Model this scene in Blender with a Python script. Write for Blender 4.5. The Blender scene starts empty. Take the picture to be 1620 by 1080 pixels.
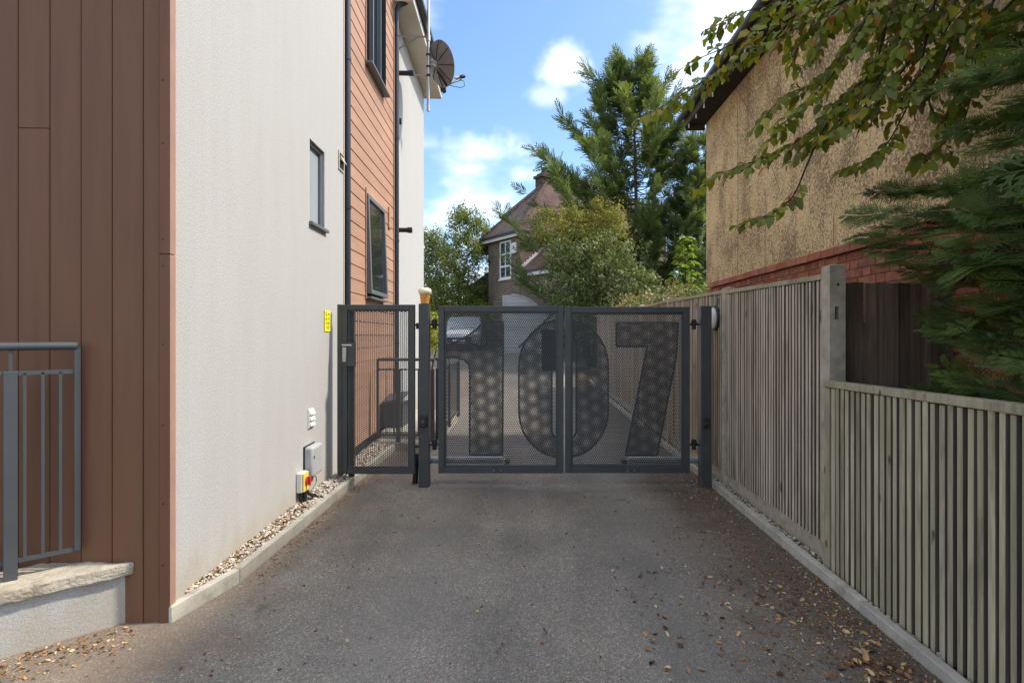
import bpy, math, random
import numpy as np
from mathutils import Vector, Matrix, Euler
R = math.radians
random.seed(11)
rng = np.random.default_rng(11)
sc = bpy.context.scene
col = sc.collection

# ------------------------------------------------------------------ camera
FPX, VX, VY, EYE = 850.0, 839.0, 530.0, 1.5
cam = bpy.data.cameras.new('camera')
cam.sensor_width = 36.0
cam.lens = 36.0 * FPX / 1620.0
cam.shift_x = -(VX - 810.0) / 1620.0
cam.shift_y = -(540.0 - VY) / 1620.0
cam.clip_start = 0.05
cam.clip_end = 3000.0
cam_o = bpy.data.objects.new('camera', cam)
cam_o.location = (0, 0, EYE)
cam_o.rotation_euler = (R(90), 0, 0)
col.objects.link(cam_o)
sc.camera = cam_o

# ------------------------------------------------------------------ sun, sky
SUN_EL, SUN_AZ = 50.0, 84.0          # azimuth clockwise from +Y
sv = Vector((math.cos(R(SUN_EL)) * math.sin(R(SUN_AZ)), math.cos(R(SUN_EL)) * math.cos(R(SUN_AZ)), math.sin(R(SUN_EL))))
sun = bpy.data.lights.new('sun', 'SUN')
sun.energy = 2.0
sun.angle = R(3.0)
sun.color = (1.0, 0.92, 0.81)
sun_o = bpy.data.objects.new('sun', sun)
sun_o.rotation_euler = sv.to_track_quat('Z', 'Y').to_euler()
sun_o.location = (20, 4, 24)
col.objects.link(sun_o)

world = bpy.data.worlds.new('World')
sc.world = world
world.use_nodes = True
SKY_SEED = (4.59, 5.37, 2.72)  # offset chosen to keep the view clear and the bright clouds unseen
SKY_STRENGTH = 0.115
CLOUD = (7.6, 7.5, 7.4, 1)


def build_world():
    nt = world.node_tree
    N, L = nt.nodes, nt.links
    N.clear()
    out = N.new('ShaderNodeOutputWorld')
    bg = N.new('ShaderNodeBackground')
    bg.inputs['Strength'].default_value = SKY_STRENGTH
    L.new(bg.outputs[0], out.inputs[0])
    sky = N.new('ShaderNodeTexSky')
    sky.sky_type = 'NISHITA'
    sky.sun_disc = False
    sky.sun_elevation = R(SUN_EL)
    sky.sun_rotation = R(SUN_AZ)
    sky.air_density = 1.0
    sky.dust_density = 1.5
    sky.ozone_density = 3.0
    tc = N.new('ShaderNodeTexCoord')

    def math_(op, a, b=None, clamp=False):
        m = N.new('ShaderNodeMath'); m.operation = op; m.use_clamp = clamp
        for i, q in enumerate((a, b)):
            if q is None: continue
            if isinstance(q, (int, float)): m.inputs[i].default_value = q
            else: L.new(q, m.inputs[i])
        return m.outputs[0]

    def noise(vec, scale, detail, rough=.55):
        n = N.new('ShaderNodeTexNoise')
        n.inputs['Scale'].default_value = scale
        n.inputs['Detail'].default_value = detail
        n.inputs['Roughness'].default_value = rough
        L.new(vec, n.inputs['Vector'])
        return n
    mp = N.new('ShaderNodeMapping')
    mp.inputs['Scale'].default_value = (1, 1, 2.4)
    mp.inputs['Location'].default_value = SKY_SEED
    L.new(tc.outputs['Generated'], mp.inputs[0])
    fill_cloud = noise(mp.outputs[0], 1.5, 5, .58)  # cloud field, mostly unseen, added to brighten and neutralise the shade
    wr = N.new('ShaderNodeMapRange'); wr.interpolation_type = 'SMOOTHSTEP'
    wr.inputs[1].default_value = .45; wr.inputs[2].default_value = .64
    wr.inputs[3].default_value = 0; wr.inputs[4].default_value = .95
    L.new(fill_cloud.outputs[0], wr.inputs[0])
    total = wr.outputs[0]
    fine = noise(tc.outputs['Generated'], 13, 3, .6)
    fo = math_('MULTIPLY', math_('SUBTRACT', fine.outputs[0], .5), 2.4)
    # the separate small clouds of that afternoon: direction, half width, half height
    for px, py, rx, rz, amt in ((896, 104, .046, .038, .48), (770, 236, .085, .030, .36), (1080, 115, .05, .04, .4),
                                (868, 150, .045, .018, .25), (825, 275, .035, .02, .3)):
        d = Vector(((px - VX) / FPX, 1, (VY - py) / FPX)).normalized()
        s = N.new('ShaderNodeVectorMath'); s.operation = 'SUBTRACT'; s.inputs[1].default_value = d
        L.new(tc.outputs['Generated'], s.inputs[0])
        m = N.new('ShaderNodeVectorMath'); m.operation = 'MULTIPLY'; m.inputs[1].default_value = (1 / rx, 1 / rx, 1 / rz)
        L.new(s.outputs[0], m.inputs[0])
        ln = N.new('ShaderNodeVectorMath'); ln.operation = 'LENGTH'
        L.new(m.outputs[0], ln.inputs[0])
        dd = math_('ADD', ln.outputs['Value'], fo)
        r = N.new('ShaderNodeMapRange'); r.interpolation_type = 'SMOOTHSTEP'
        r.inputs[1].default_value = 1.25; r.inputs[2].default_value = .1
        r.inputs[3].default_value = 0; r.inputs[4].default_value = amt
        L.new(dd, r.inputs[0])
        total = math_('MAXIMUM', total, r.outputs[0])
    mx = N.new('ShaderNodeMix'); mx.data_type = 'RGBA'
    L.new(total, mx.inputs[0])
    hs = N.new('ShaderNodeHueSaturation')
    hs.inputs['Saturation'].default_value = 1.10; hs.inputs['Value'].default_value = 1.0
    L.new(sky.outputs[0], hs.inputs['Color'])
    L.new(hs.outputs[0], mx.inputs[6])
    mx.inputs[7].default_value = CLOUD
    L.new(mx.outputs[2], bg.inputs[0])


build_world()
sc.view_settings.view_transform = 'Standard'
sc.view_settings.look = 'None'
sc.view_settings.gamma = 1.0
sc.view_settings.exposure = 1.42
sc.view_settings.use_curve_mapping = False
sc.cycles.max_bounces = 6
sc.cycles.diffuse_bounces = 4
sc.cycles.transmission_bounces = 6
sc.cycles.sample_clamp_indirect = 6.0


# ------------------------------------------------------------------ helpers
def P(px, py, d):
    """the point seen at that place of the photograph, d metres down the drive"""
    return Vector(((px - VX) * d / FPX, d, EYE - (py - VY) * d / FPX))


def set_mat(me, m):
    me.materials.clear()
    if isinstance(m, (list, tuple)):
        for q in m: me.materials.append(q)
    else:
        me.materials.append(m)


def link(name, me, parent=None, local=False, kind=None, label=None, cat=None, group=None):
    o = bpy.data.objects.new(name, me)
    col.objects.link(o)
    if parent is not None:
        o.parent = parent
        if not local:
            o.matrix_parent_inverse = parent.matrix_basis.inverted()
    if kind: o['kind'] = kind
    if label: o['label'] = label
    if cat: o['category'] = cat
    if group: o['group'] = group
    return o


def thing(name, label, cat, loc=(0, 0, 0), rz=0.0, group=None, kind=None):
    o = bpy.data.objects.new(name, None)
    o.empty_display_size = .1
    o.location = loc
    o.rotation_euler = (0, 0, rz)
    col.objects.link(o)
    if label: o['label'] = label
    if cat: o['category'] = cat
    if group: o['group'] = group
    if kind: o['kind'] = kind
    return o


class MB:
    def __init__(self):
        self.v, self.f = [], []

    def add(self, vs, fs):
        b = len(self.v)
        self.v += [tuple(q) for q in vs]
        self.f += [tuple(i + b for i in f) for f in fs]
        return self

    def bx(self, x0, x1, y0, y1, z0, z1):
        return self.add([(x0, y0, z0), (x1, y0, z0), (x1, y1, z0), (x0, y1, z0), (x0, y0, z1), (x1, y0, z1), (x1, y1, z1), (x0, y1, z1)],
                        [(0, 3, 2, 1), (4, 5, 6, 7), (0, 1, 5, 4), (1, 2, 6, 5), (2, 3, 7, 6), (3, 0, 4, 7)])

    def box(self, c, s, M=None):
        vs = []
        for z in (-.5, .5):
            for x, y in ((-.5, -.5), (.5, -.5), (.5, .5), (-.5, .5)):
                q = Vector((x * s[0], y * s[1], z * s[2]))
                if M is not None: q = M @ q
                vs.append(q + Vector(c))
        return self.add(vs, [(0, 3, 2, 1), (4, 5, 6, 7), (0, 1, 5, 4), (1, 2, 6, 5), (2, 3, 7, 6), (3, 0, 4, 7)])

    def tube(self, path, r, n=8, caps=True):
        path = [Vector(p) for p in path]
        k = len(path)
        rr = r if isinstance(r, (list, tuple)) else [r] * k
        vs, fs = [], []
        up = None
        for i, p in enumerate(path):
            t = (path[min(i + 1, k - 1)] - path[max(i - 1, 0)]).normalized()
            if up is None:
                up = Vector((0, 0, 1)) if abs(t.z) < .9 else Vector((1, 0, 0))
            a = t.cross(up)
            if a.length < 1e-5: a = t.cross(Vector((0, 1, 0)))
            a.normalize()
            b = a.cross(t).normalized()
            up = b
            for j in range(n):
                an = 2 * math.pi * j / n
                vs.append(p + (a * math.cos(an) + b * math.sin(an)) * rr[i])
        for i in range(k - 1):
            for j in range(n):
                fs.append((i * n + j, i * n + (j + 1) % n, (i + 1) * n + (j + 1) % n, (i + 1) * n + j))
        if caps:
            fs.append(tuple(range(n))[::-1])
            fs.append(tuple((k - 1) * n + j for j in range(n)))
        return self.add(vs, fs)

    def prism(self, poly, h0, h1, f):
        """poly of 2-D points, f(u,v,h) -> 3-D"""
        n = len(poly)
        vs = [f(u, v, h0) for u, v in poly] + [f(u, v, h1) for u, v in poly]
        fs = [tuple(range(n))[::-1], tuple(range(n, 2 * n))]
        fs += [(i, (i + 1) % n, (i + 1) % n + n, i + n) for i in range(n)]
        return self.add(vs, fs)

    def lathe(self, prof, c, ax=(0, 0, 1), n=24):
        """prof of (radius, height) along ax"""
        q = Vector(ax).normalized().to_track_quat('Z', 'Y')
        vs, fs = [], []
        for r, h in prof:
            for j in range(n):
                an = 2 * math.pi * j / n
                vs.append(q @ Vector((r * math.cos(an), r * math.sin(an), h)) + Vector(c))
        for i in range(len(prof) - 1):
            for j in range(n):
                fs.append((i * n + j, i * n + (j + 1) % n, (i + 1) * n + (j + 1) % n, (i + 1) * n + j))
        fs.append(tuple(range(n))[::-1])
        fs.append(tuple((len(prof) - 1) * n + j for j in range(n)))
        return self.add(vs, fs)

    def sheet(self, o, ax, ay, us, vs_, openings=(), depth=0, back=True):
        """flat wall at o + u*ax + v*ay with real openings whose reveals go in by depth"""
        o, ax, ay = Vector(o), Vector(ax), Vector(ay)
        nz = ax.cross(ay).normalized()
        us = sorted(set(list(us) + [q for op in openings for q in op[:2]]))
        vv = sorted(set(list(vs_) + [q for op in openings for q in op[2:]]))
        pt = lambda u, v, d=0: o + ax * u + ay * v - nz * d
        for a, b in zip(us, us[1:]):
            for c, d in zip(vv, vv[1:]):
                mu, mv = (a + b) / 2, (c + d) / 2
                if any(q[0] < mu < q[1] and q[2] < mv < q[3] for q in openings): continue
                self.add([pt(a, c), pt(b, c), pt(b, d), pt(a, d)], [(0, 1, 2, 3)])
        for a, b, c, d in openings:
            self.add([pt(a, c), pt(b, c), pt(b, d), pt(a, d), pt(a, c, depth), pt(b, c, depth), pt(b, d, depth), pt(a, d, depth)],
                     [(1, 0, 4, 5), (2, 1, 5, 6), (3, 2, 6, 7), (0, 3, 7, 4)] + ([(4, 5, 6, 7)] if back else []))
        return self

    def mesh(self, name, mat, smooth=False):
        me = bpy.data.meshes.new(name)
        me.from_pydata(self.v, [], self.f)
        me.update()
        if smooth:
            me.polygons.foreach_set('use_smooth', [True] * len(me.polygons))
            if smooth != 'all':
                me.set_sharp_from_angle(angle=R(40))
        set_mat(me, mat)
        return me

    def build(self, name, mat, parent=None, local=False, smooth=False, bevel=0, segs=2, **kw):
        o = link(name, self.mesh(name, mat, smooth), parent, local, **kw)
        if bevel:
            m = o.modifiers.new('bevel', 'BEVEL')
            m.width = bevel; m.segments = segs; m.limit_method = 'ANGLE'; m.angle_limit = R(40)
        return o


def np_mesh(name, V, F, mat, rnd=None, smooth=False):
    V = np.asarray(V, dtype=np.float32); F = np.asarray(F, dtype=np.int32)
    me = bpy.data.meshes.new(name)
    me.vertices.add(len(V)); me.vertices.foreach_set('co', V.ravel())
    k = F.shape[1]
    me.loops.add(F.size); me.loops.foreach_set('vertex_index', F.ravel())
    me.polygons.add(len(F))
    me.polygons.foreach_set('loop_start', np.arange(0, F.size, k, dtype=np.int32))
    me.polygons.foreach_set('loop_total', np.full(len(F), k, dtype=np.int32))
    if smooth: me.polygons.foreach_set('use_smooth', np.ones(len(F), dtype=bool))
    me.update(calc_edges=True)
    if rnd is not None:
        a = me.attributes.new('rnd', 'FLOAT', 'FACE')
        a.data.foreach_set('value', np.asarray(rnd, dtype=np.float32))
    set_mat(me, mat)
    return me


# ------------------------------------------------------------------ materials
class NT:
    def __init__(self, name):
        self.m = bpy.data.materials.new(name)
        self.m.use_nodes = True
        self.t = self.m.node_tree
        self.N, self.L = self.t.nodes, self.t.links
        self.N.clear()
        self.out = self.N.new('ShaderNodeOutputMaterial')

    def new(self, t, **kw):
        n = self.N.new(t)
        for k, v in kw.items(): setattr(n, k, v)
        return n

    def put(self, sock, v):
        if isinstance(v, bpy.types.NodeSocket): self.L.new(v, sock)
        elif isinstance(v, (tuple, list)) and len(v) == 3 and sock.type == 'RGBA': sock.default_value = (*v, 1)
        else: sock.default_value = v

    def coords(self, scale=(1, 1, 1), rand=True):
        tc = self.new('ShaderNodeTexCoord')
        v = tc.outputs['Object']
        if rand:
            oi = self.new('ShaderNodeObjectInfo')
            s = self.new('ShaderNodeVectorMath', operation='SCALE')
            s.inputs[0].default_value = (37.1, 53.7, 91.3)
            self.L.new(oi.outputs['Random'], s.inputs['Scale'])
            a = self.new('ShaderNodeVectorMath', operation='ADD')
            self.L.new(v, a.inputs[0]); self.L.new(s.outputs[0], a.inputs[1])
            v = a.outputs[0]
        if tuple(scale) != (1, 1, 1):
            mp = self.new('ShaderNodeMapping')
            mp.inputs['Scale'].default_value = scale
            self.L.new(v, mp.inputs[0]); v = mp.outputs[0]
        return v

    def noise(self, vec, scale, detail=4, rough=.55, dist=0):
        n = self.new('ShaderNodeTexNoise')
        n.inputs['Scale'].default_value = scale; n.inputs['Detail'].default_value = min(detail, 3 if scale > 40 else 4)
        n.inputs['Roughness'].default_value = rough; n.inputs['Distortion'].default_value = dist
        self.L.new(vec, n.inputs['Vector'])
        return n.outputs[0]

    def ramp(self, fac, stops, interp='LINEAR'):
        r = self.new('ShaderNodeValToRGB')
        r.color_ramp.interpolation = interp
        el = r.color_ramp.elements
        while len(el) < len(stops): el.new(.5)
        for e, (p, c) in zip(el, stops):
            e.position = p
            e.color = (*c, 1) if len(c) == 3 else c
        self.put(r.inputs[0], fac)
        return r.outputs[0]

    def rng(self, fac, a, b, c=0, d=1, smooth=False):
        r = self.new('ShaderNodeMapRange')
        if smooth: r.interpolation_type = 'SMOOTHSTEP'
        self.put(r.inputs[0], fac)
        for i, q in enumerate((a, b, c, d)): r.inputs[i + 1].default_value = q
        return r.outputs[0]

    def mix(self, fac, a, b, mode='MIX'):
        m = self.new('ShaderNodeMix', data_type='RGBA', blend_type=mode)
        self.put(m.inputs[0], fac); self.put(m.inputs[6], a); self.put(m.inputs[7], b)
        return m.outputs[2]

    def math(self, op, a, b=0):
        m = self.new('ShaderNodeMath', operation=op)
        self.put(m.inputs[0], a); self.put(m.inputs[1], b)
        return m.outputs[0]

    def bump(self, h, strength=.3, dist=.01, normal=None):
        b = self.new('ShaderNodeBump')
        b.inputs['Strength'].default_value = strength; b.inputs['Distance'].default_value = dist
        self.put(b.inputs['Height'], h)
        if normal is not None: self.L.new(normal, b.inputs['Normal'])
        return b.outputs[0]

    def finish(self, color, rough=.6, spec=.4, metal=0, normal=None, coat=0):
        p = self.new('ShaderNodeBsdfPrincipled')
        self.put(p.inputs['Base Color'], color); self.put(p.inputs['Roughness'], rough)
        p.inputs['Specular IOR Level'].default_value = spec; p.inputs['Metallic'].default_value = metal
        p.inputs['Coat Weight'].default_value = coat
        if normal is not None: self.L.new(normal, p.inputs['Normal'])
        self.L.new(p.outputs[0], self.out.inputs[0])
        return self.m

    def objrand(self):
        return self.new('ShaderNodeObjectInfo').outputs['Random']


def pmat(name, c, rough=.6, spec=.4, var=.12, scale=6, bump=.1, bscale=120, metal=0, stretch=(1, 1, 1), tone=0, dirt=None, dist=.004, coat=0):
    t = NT(name)
    v = t.coords(stretch)
    n = t.noise(v, scale, 6)
    lo = tuple(x * (1 - var) for x in c); hi = tuple(min(1, x * (1 + var)) for x in c)
    base = t.ramp(n, [(.3, lo), (.7, hi)])
    if tone:
        base = t.mix(1.0, base, t.ramp(t.objrand(), [(0, (1 - tone,) * 3), (1, (1 + tone,) * 3)]), 'MULTIPLY')
    if dirt:
        d = t.rng(t.noise(v, scale * .6 + .7, 8, .65), .5, .72, 0, dirt[1], True)
        base = t.mix(d, base, dirt[0])
    nm = None
    if bump:
        nm = t.bump(t.noise(t.coords(stretch), bscale, 3), bump, dist)
    return t.finish(base, rough, spec, metal, nm, coat)


def foliage_mat(name, stops, trans=.35, rough=.5, attr=True, spec=.3):
    t = NT(name)
    if attr:
        a = t.new('ShaderNodeAttribute'); a.attribute_name = 'rnd'
        f = a.outputs['Fac']
    else:
        f = t.objrand()
    f = t.math('ADD', f, t.math('MULTIPLY', t.math('SUBTRACT', t.noise(t.coords(rand=False), 1.3 if attr else 20, 3), .5), .5))
    c = t.ramp(f, stops)
    p = t.new('ShaderNodeBsdfPrincipled')
    t.L.new(c, p.inputs['Base Color']); p.inputs['Roughness'].default_value = rough
    p.inputs['Specular IOR Level'].default_value = spec
    tr = t.new('ShaderNodeBsdfTranslucent')
    t.L.new(t.mix(1.0, c, (1.0, 1.0, .55), 'MULTIPLY'), tr.inputs[0])
    mx = t.new('ShaderNodeMixShader'); mx.inputs[0].default_value = trans
    t.L.new(p.outputs[0], mx.inputs[1]); t.L.new(tr.outputs[0], mx.inputs[2])
    t.L.new(mx.outputs[0], t.out.inputs[0])
    return t.m


def asphalt_mat():
    t = NT('asphalt')
    tc = t.new('ShaderNodeTexCoord'); v = tc.outputs['Object']
    vor = t.new('ShaderNodeTexVoronoi'); vor.inputs['Scale'].default_value = 150
    t.L.new(v, vor.inputs['Vector'])
    bw = t.new('ShaderNodeRGBToBW'); t.L.new(vor.outputs['Color'], bw.inputs[0])
    stones = t.ramp(bw.outputs[0], [(.12, (.065, .060, .055)), (.45, (.16, .148, .135)), (.8, (.33, .305, .28)), (.95, (.68, .645, .60))])
    fine = t.noise(v, 260, 2)
    c = t.mix(.48, stones, t.ramp(fine, [(.3, (.10, .09, .08)), (.72, (.36, .33, .295))]))
    patch = t.noise(v, 1.1, 6, .6)
    c = t.mix(1.0, c, t.ramp(patch, [(.30, (.70, .70, .72)), (.70, (1.25, 1.23, 1.2))]), 'MULTIPLY')
    # tyre-polished and damp-stained bands along the drive
    mp = t.new('ShaderNodeMapping'); mp.inputs['Scale'].default_value = (1.6, .22, 1); t.L.new(v, mp.inputs[0])
    c = t.mix(1.0, c, t.ramp(t.noise(mp.outputs[0], 1.3, 4), [(.35, (.82, .82, .82)), (.65, (1.12, 1.12, 1.12))]), 'MULTIPLY')
    sx = t.new('ShaderNodeSeparateXYZ'); t.L.new(v, sx.inputs[0])
    wob = t.math('MULTIPLY', t.math('SUBTRACT', t.noise(v, 2.2, 6, .65), .5), 1.5)
    right = t.rng(t.math('ADD', sx.outputs[0], wob), .75, 1.70, 0, .80, True)
    c = t.mix(right, c, t.mix(fine, (.045, .033, .024), (.115, .082, .056)))
    left = t.rng(t.math('ADD', sx.outputs[0], wob), -1.25, -1.75, 0, .45, True)
    c = t.mix(left, c, (.19, .13, .085))
    trk = t.math('ABSOLUTE', t.math('SUBTRACT', t.math('ABSOLUTE', t.math('ADD', sx.outputs[0], t.math('MULTIPLY', wob, .12))), .72))
    c = t.mix(t.rng(trk, .30, .05, 0, .28, True), c, (.20, .19, .178))      # wheel lines worn paler
    oil = t.rng(t.noise(v, 2.9, 4, .5), .66, .74, 0, .45, True)
    c = t.mix(oil, c, (.05, .046, .044))
    moss = t.rng(t.noise(v, 4.5, 8, .7), .62, .8, 0, .5, True)
    c = t.mix(moss, c, (.11, .085, .06))
    c = t.mix(1.0, c, (1.02, 1.0, .93), 'MULTIPLY')
    h = t.math('ADD', bw.outputs[0], fine)
    return t.finish(c, t.ramp(patch, [(.3, (.62,) * 3), (.7, (.86,) * 3)]), .45, 0, t.bump(h, .55, .006))


def render_mat():
    t = NT('render_white')
    v = t.coords(rand=False)
    g = t.noise(v, 150, 3, .7)
    c = t.ramp(g, [(.3, (.31, .31, .302)), (.62, (.51, .51, .50))])
    mp = t.coords((3, 3, .35), False)
    c = t.mix(1.0, c, t.ramp(t.noise(mp, 2.2, 7, .65), [(.36, (.97, .965, .955)), (.62, (1.005, 1.005, 1.005))]), 'MULTIPLY')
    c = t.mix(t.rng(t.noise(v, .9, 6, .7), .55, .8, 0, .22, True), c, (.45, .44, .41))
    sx = t.new('ShaderNodeSeparateXYZ'); t.L.new(v, sx.inputs[0])
    spl = t.rng(t.math('ADD', sx.outputs[2], t.math('MULTIPLY', t.noise(t.coords((1, 1, .5), False), 7, 4, .65), -.55)), .06, -.24, 0, .5, True)
    c = t.mix(spl, c, (.36, .30, .21))                       # mud splashed up from the ground
    c = t.mix(t.rng(t.noise(t.coords((9, 9, .5), False), 1.6, 4, .6), .60, .75, 0, .04, True), c, (.36, .345, .30))
    return t.finish(c, .9, .15, 0, t.bump(t.math('ADD', g, t.noise(v, 55, 4)), .38, .005))


def pebbledash_mat():
    t = NT('pebbledash_cream')
    v = t.coords(rand=False)
    vor = t.new('ShaderNodeTexVoronoi'); vor.inputs['Scale'].default_value = 75
    wv = t.new('ShaderNodeVectorMath', operation='ADD')
    nz = t.new('ShaderNodeTexNoise'); nz.inputs['Scale'].default_value = 30; t.L.new(v, nz.inputs['Vector'])
    sc_ = t.new('ShaderNodeVectorMath', operation='SCALE'); sc_.inputs['Scale'].default_value = .02
    t.L.new(nz.outputs['Color'], sc_.inputs[0]); t.L.new(v, wv.inputs[0]); t.L.new(sc_.outputs[0], wv.inputs[1])
    t.L.new(wv.outputs[0], vor.inputs['Vector'])
    bw = t.new('ShaderNodeRGBToBW'); t.L.new(vor.outputs['Color'], bw.inputs[0])
    stain = t.noise(t.coords((1, 1, .7), False), 2.3, 8, .65)
    g = t.noise(t.coords((1, 1, .85), False), 36, 6, .85)
    c = t.ramp(bw.outputs[0], [(.1, (.62, .43, .20)), (.5, (.82, .61, .33)), (.9, (.92, .75, .46))])
    # lichen and grime that cling to the stones in drifts
    m = t.rng(t.math('ADD', t.math('MULTIPLY', stain, .80), t.math('MULTIPLY', g, 1.50)), 1.10, 1.28, 0, .88, True)
    c = t.mix(m, c, t.mix(g, (.12, .085, .055), (.30, .22, .145)))
    return t.finish(c, .95, .1, 0, t.bump(t.math('ADD', bw.outputs[0], t.math('MULTIPLY', g, 1.4)), 1.0, .014))


def far_brick_mat():
    t = NT('old_brick_far')
    tc = t.new('ShaderNodeTexCoord')
    sx = t.new('ShaderNodeSeparateXYZ'); t.L.new(tc.outputs['Object'], sx.inputs[0])
    cb = t.new('ShaderNodeCombineXYZ')
    t.L.new(t.math('ADD', sx.outputs[0], sx.outputs[1]), cb.inputs[0]); t.L.new(sx.outputs[2], cb.inputs[1])
    b = t.new('ShaderNodeTexBrick')
    b.inputs['Scale'].default_value = 1
    b.inputs['Brick Width'].default_value = .23; b.inputs['Row Height'].default_value = .08
    b.inputs['Mortar Size'].default_value = .012
    b.inputs['Color1'].default_value = (.16, .108, .080, 1); b.inputs['Color2'].default_value = (.085, .06, .048, 1)
    b.inputs['Mortar'].default_value = (.25, .22, .18, 1)
    t.L.new(cb.outputs[0], b.inputs['Vector'])
    c = t.mix(1.0, b.outputs[0], t.ramp(t.noise(t.coords(rand=False), 1.1, 5), [(.3, (.75, .75, .75)), (.7, (1.25, 1.2, 1.15))]), 'MULTIPLY')
    return t.finish(c, .9, .2, 0, t.bump(b.outputs['Fac'], -.4, .02))


def wood_mat(name, a, b, green=0.0, tone=.2, dark=(.07, .055, .04)):
    t = NT(name)
    v = t.coords((1, 1, .06))
    g = t.noise(v, 55, 5, .6, .6)
    c = t.ramp(g, [(.3, a), (.7, b)])
    c = t.mix(1.0, c, t.ramp(t.objrand(), [(0, (1 - tone,) * 3), (1, (1 + tone,) * 3)]), 'MULTIPLY')
    big = t.noise(t.coords((1, 1, .35)), 5, 6, .65)
    c = t.mix(t.rng(big, .5, .75, 0, .55, True), c, dark)
    if green:
        gm = t.noise(t.coords((1, 1, .3)), 3.3, 6, .6)
        c = t.mix(t.rng(gm, .42, .7, 0, green, True), c, (.17, .185, .085))
    knot = t.new('ShaderNodeTexVoronoi'); knot.inputs['Scale'].default_value = 7.5
    t.L.new(t.coords((1, 1, .5)), knot.inputs['Vector'])
    c = t.mix(t.rng(knot.outputs['Distance'], .13, .05, 0, .75, True), c, (.035, .025, .018))
    return t.finish(c, .85, .2, 0, t.bump(t.math('ADD', g, t.noise(t.coords(), 160, 3)), .45, .004))


def tile_roof_mat(name, c1, c2):
    t = NT(name)
    tc = t.new('ShaderNodeTexCoord')
    sx = t.new('ShaderNodeSeparateXYZ'); t.L.new(tc.outputs['Object'], sx.inputs[0])
    cb = t.new('ShaderNodeCombineXYZ')
    t.L.new(t.math('ADD', sx.outputs[0], sx.outputs[1]), cb.inputs[0]); t.L.new(sx.outputs[2], cb.inputs[1])
    b = t.new('ShaderNodeTexBrick')
    b.inputs['Scale'].default_value = 1; b.inputs['Brick Width'].default_value = .19; b.inputs['Row Height'].default_value = .115
    b.inputs['Mortar Size'].default_value = .012
    b.inputs['Color1'].default_value = (*c1, 1); b.inputs['Color2'].default_value = (*c2, 1); b.inputs['Mortar'].default_value = (.04, .032, .03, 1)
    t.L.new(cb.outputs[0], b.inputs['Vector'])
    c = t.mix(1.0, b.outputs[0], t.ramp(t.noise(t.coords(rand=False), 1.6, 6, .65), [(.3, (.7, .7, .7)), (.7, (1.3, 1.25, 1.2))]), 'MULTIPLY')
    return t.finish(c, .9, .2, 0, t.bump(b.outputs['Fac'], -.7, .03))


def glass_mat(name, c=(.02, .025, .03), rough=.03, spec=.9):
    t = NT(name)
    v = t.coords()
    return t.finish(c, rough, spec, 0, t.bump(t.noise(v, 2.2, 1), .03, .05), coat=.8)


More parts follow.
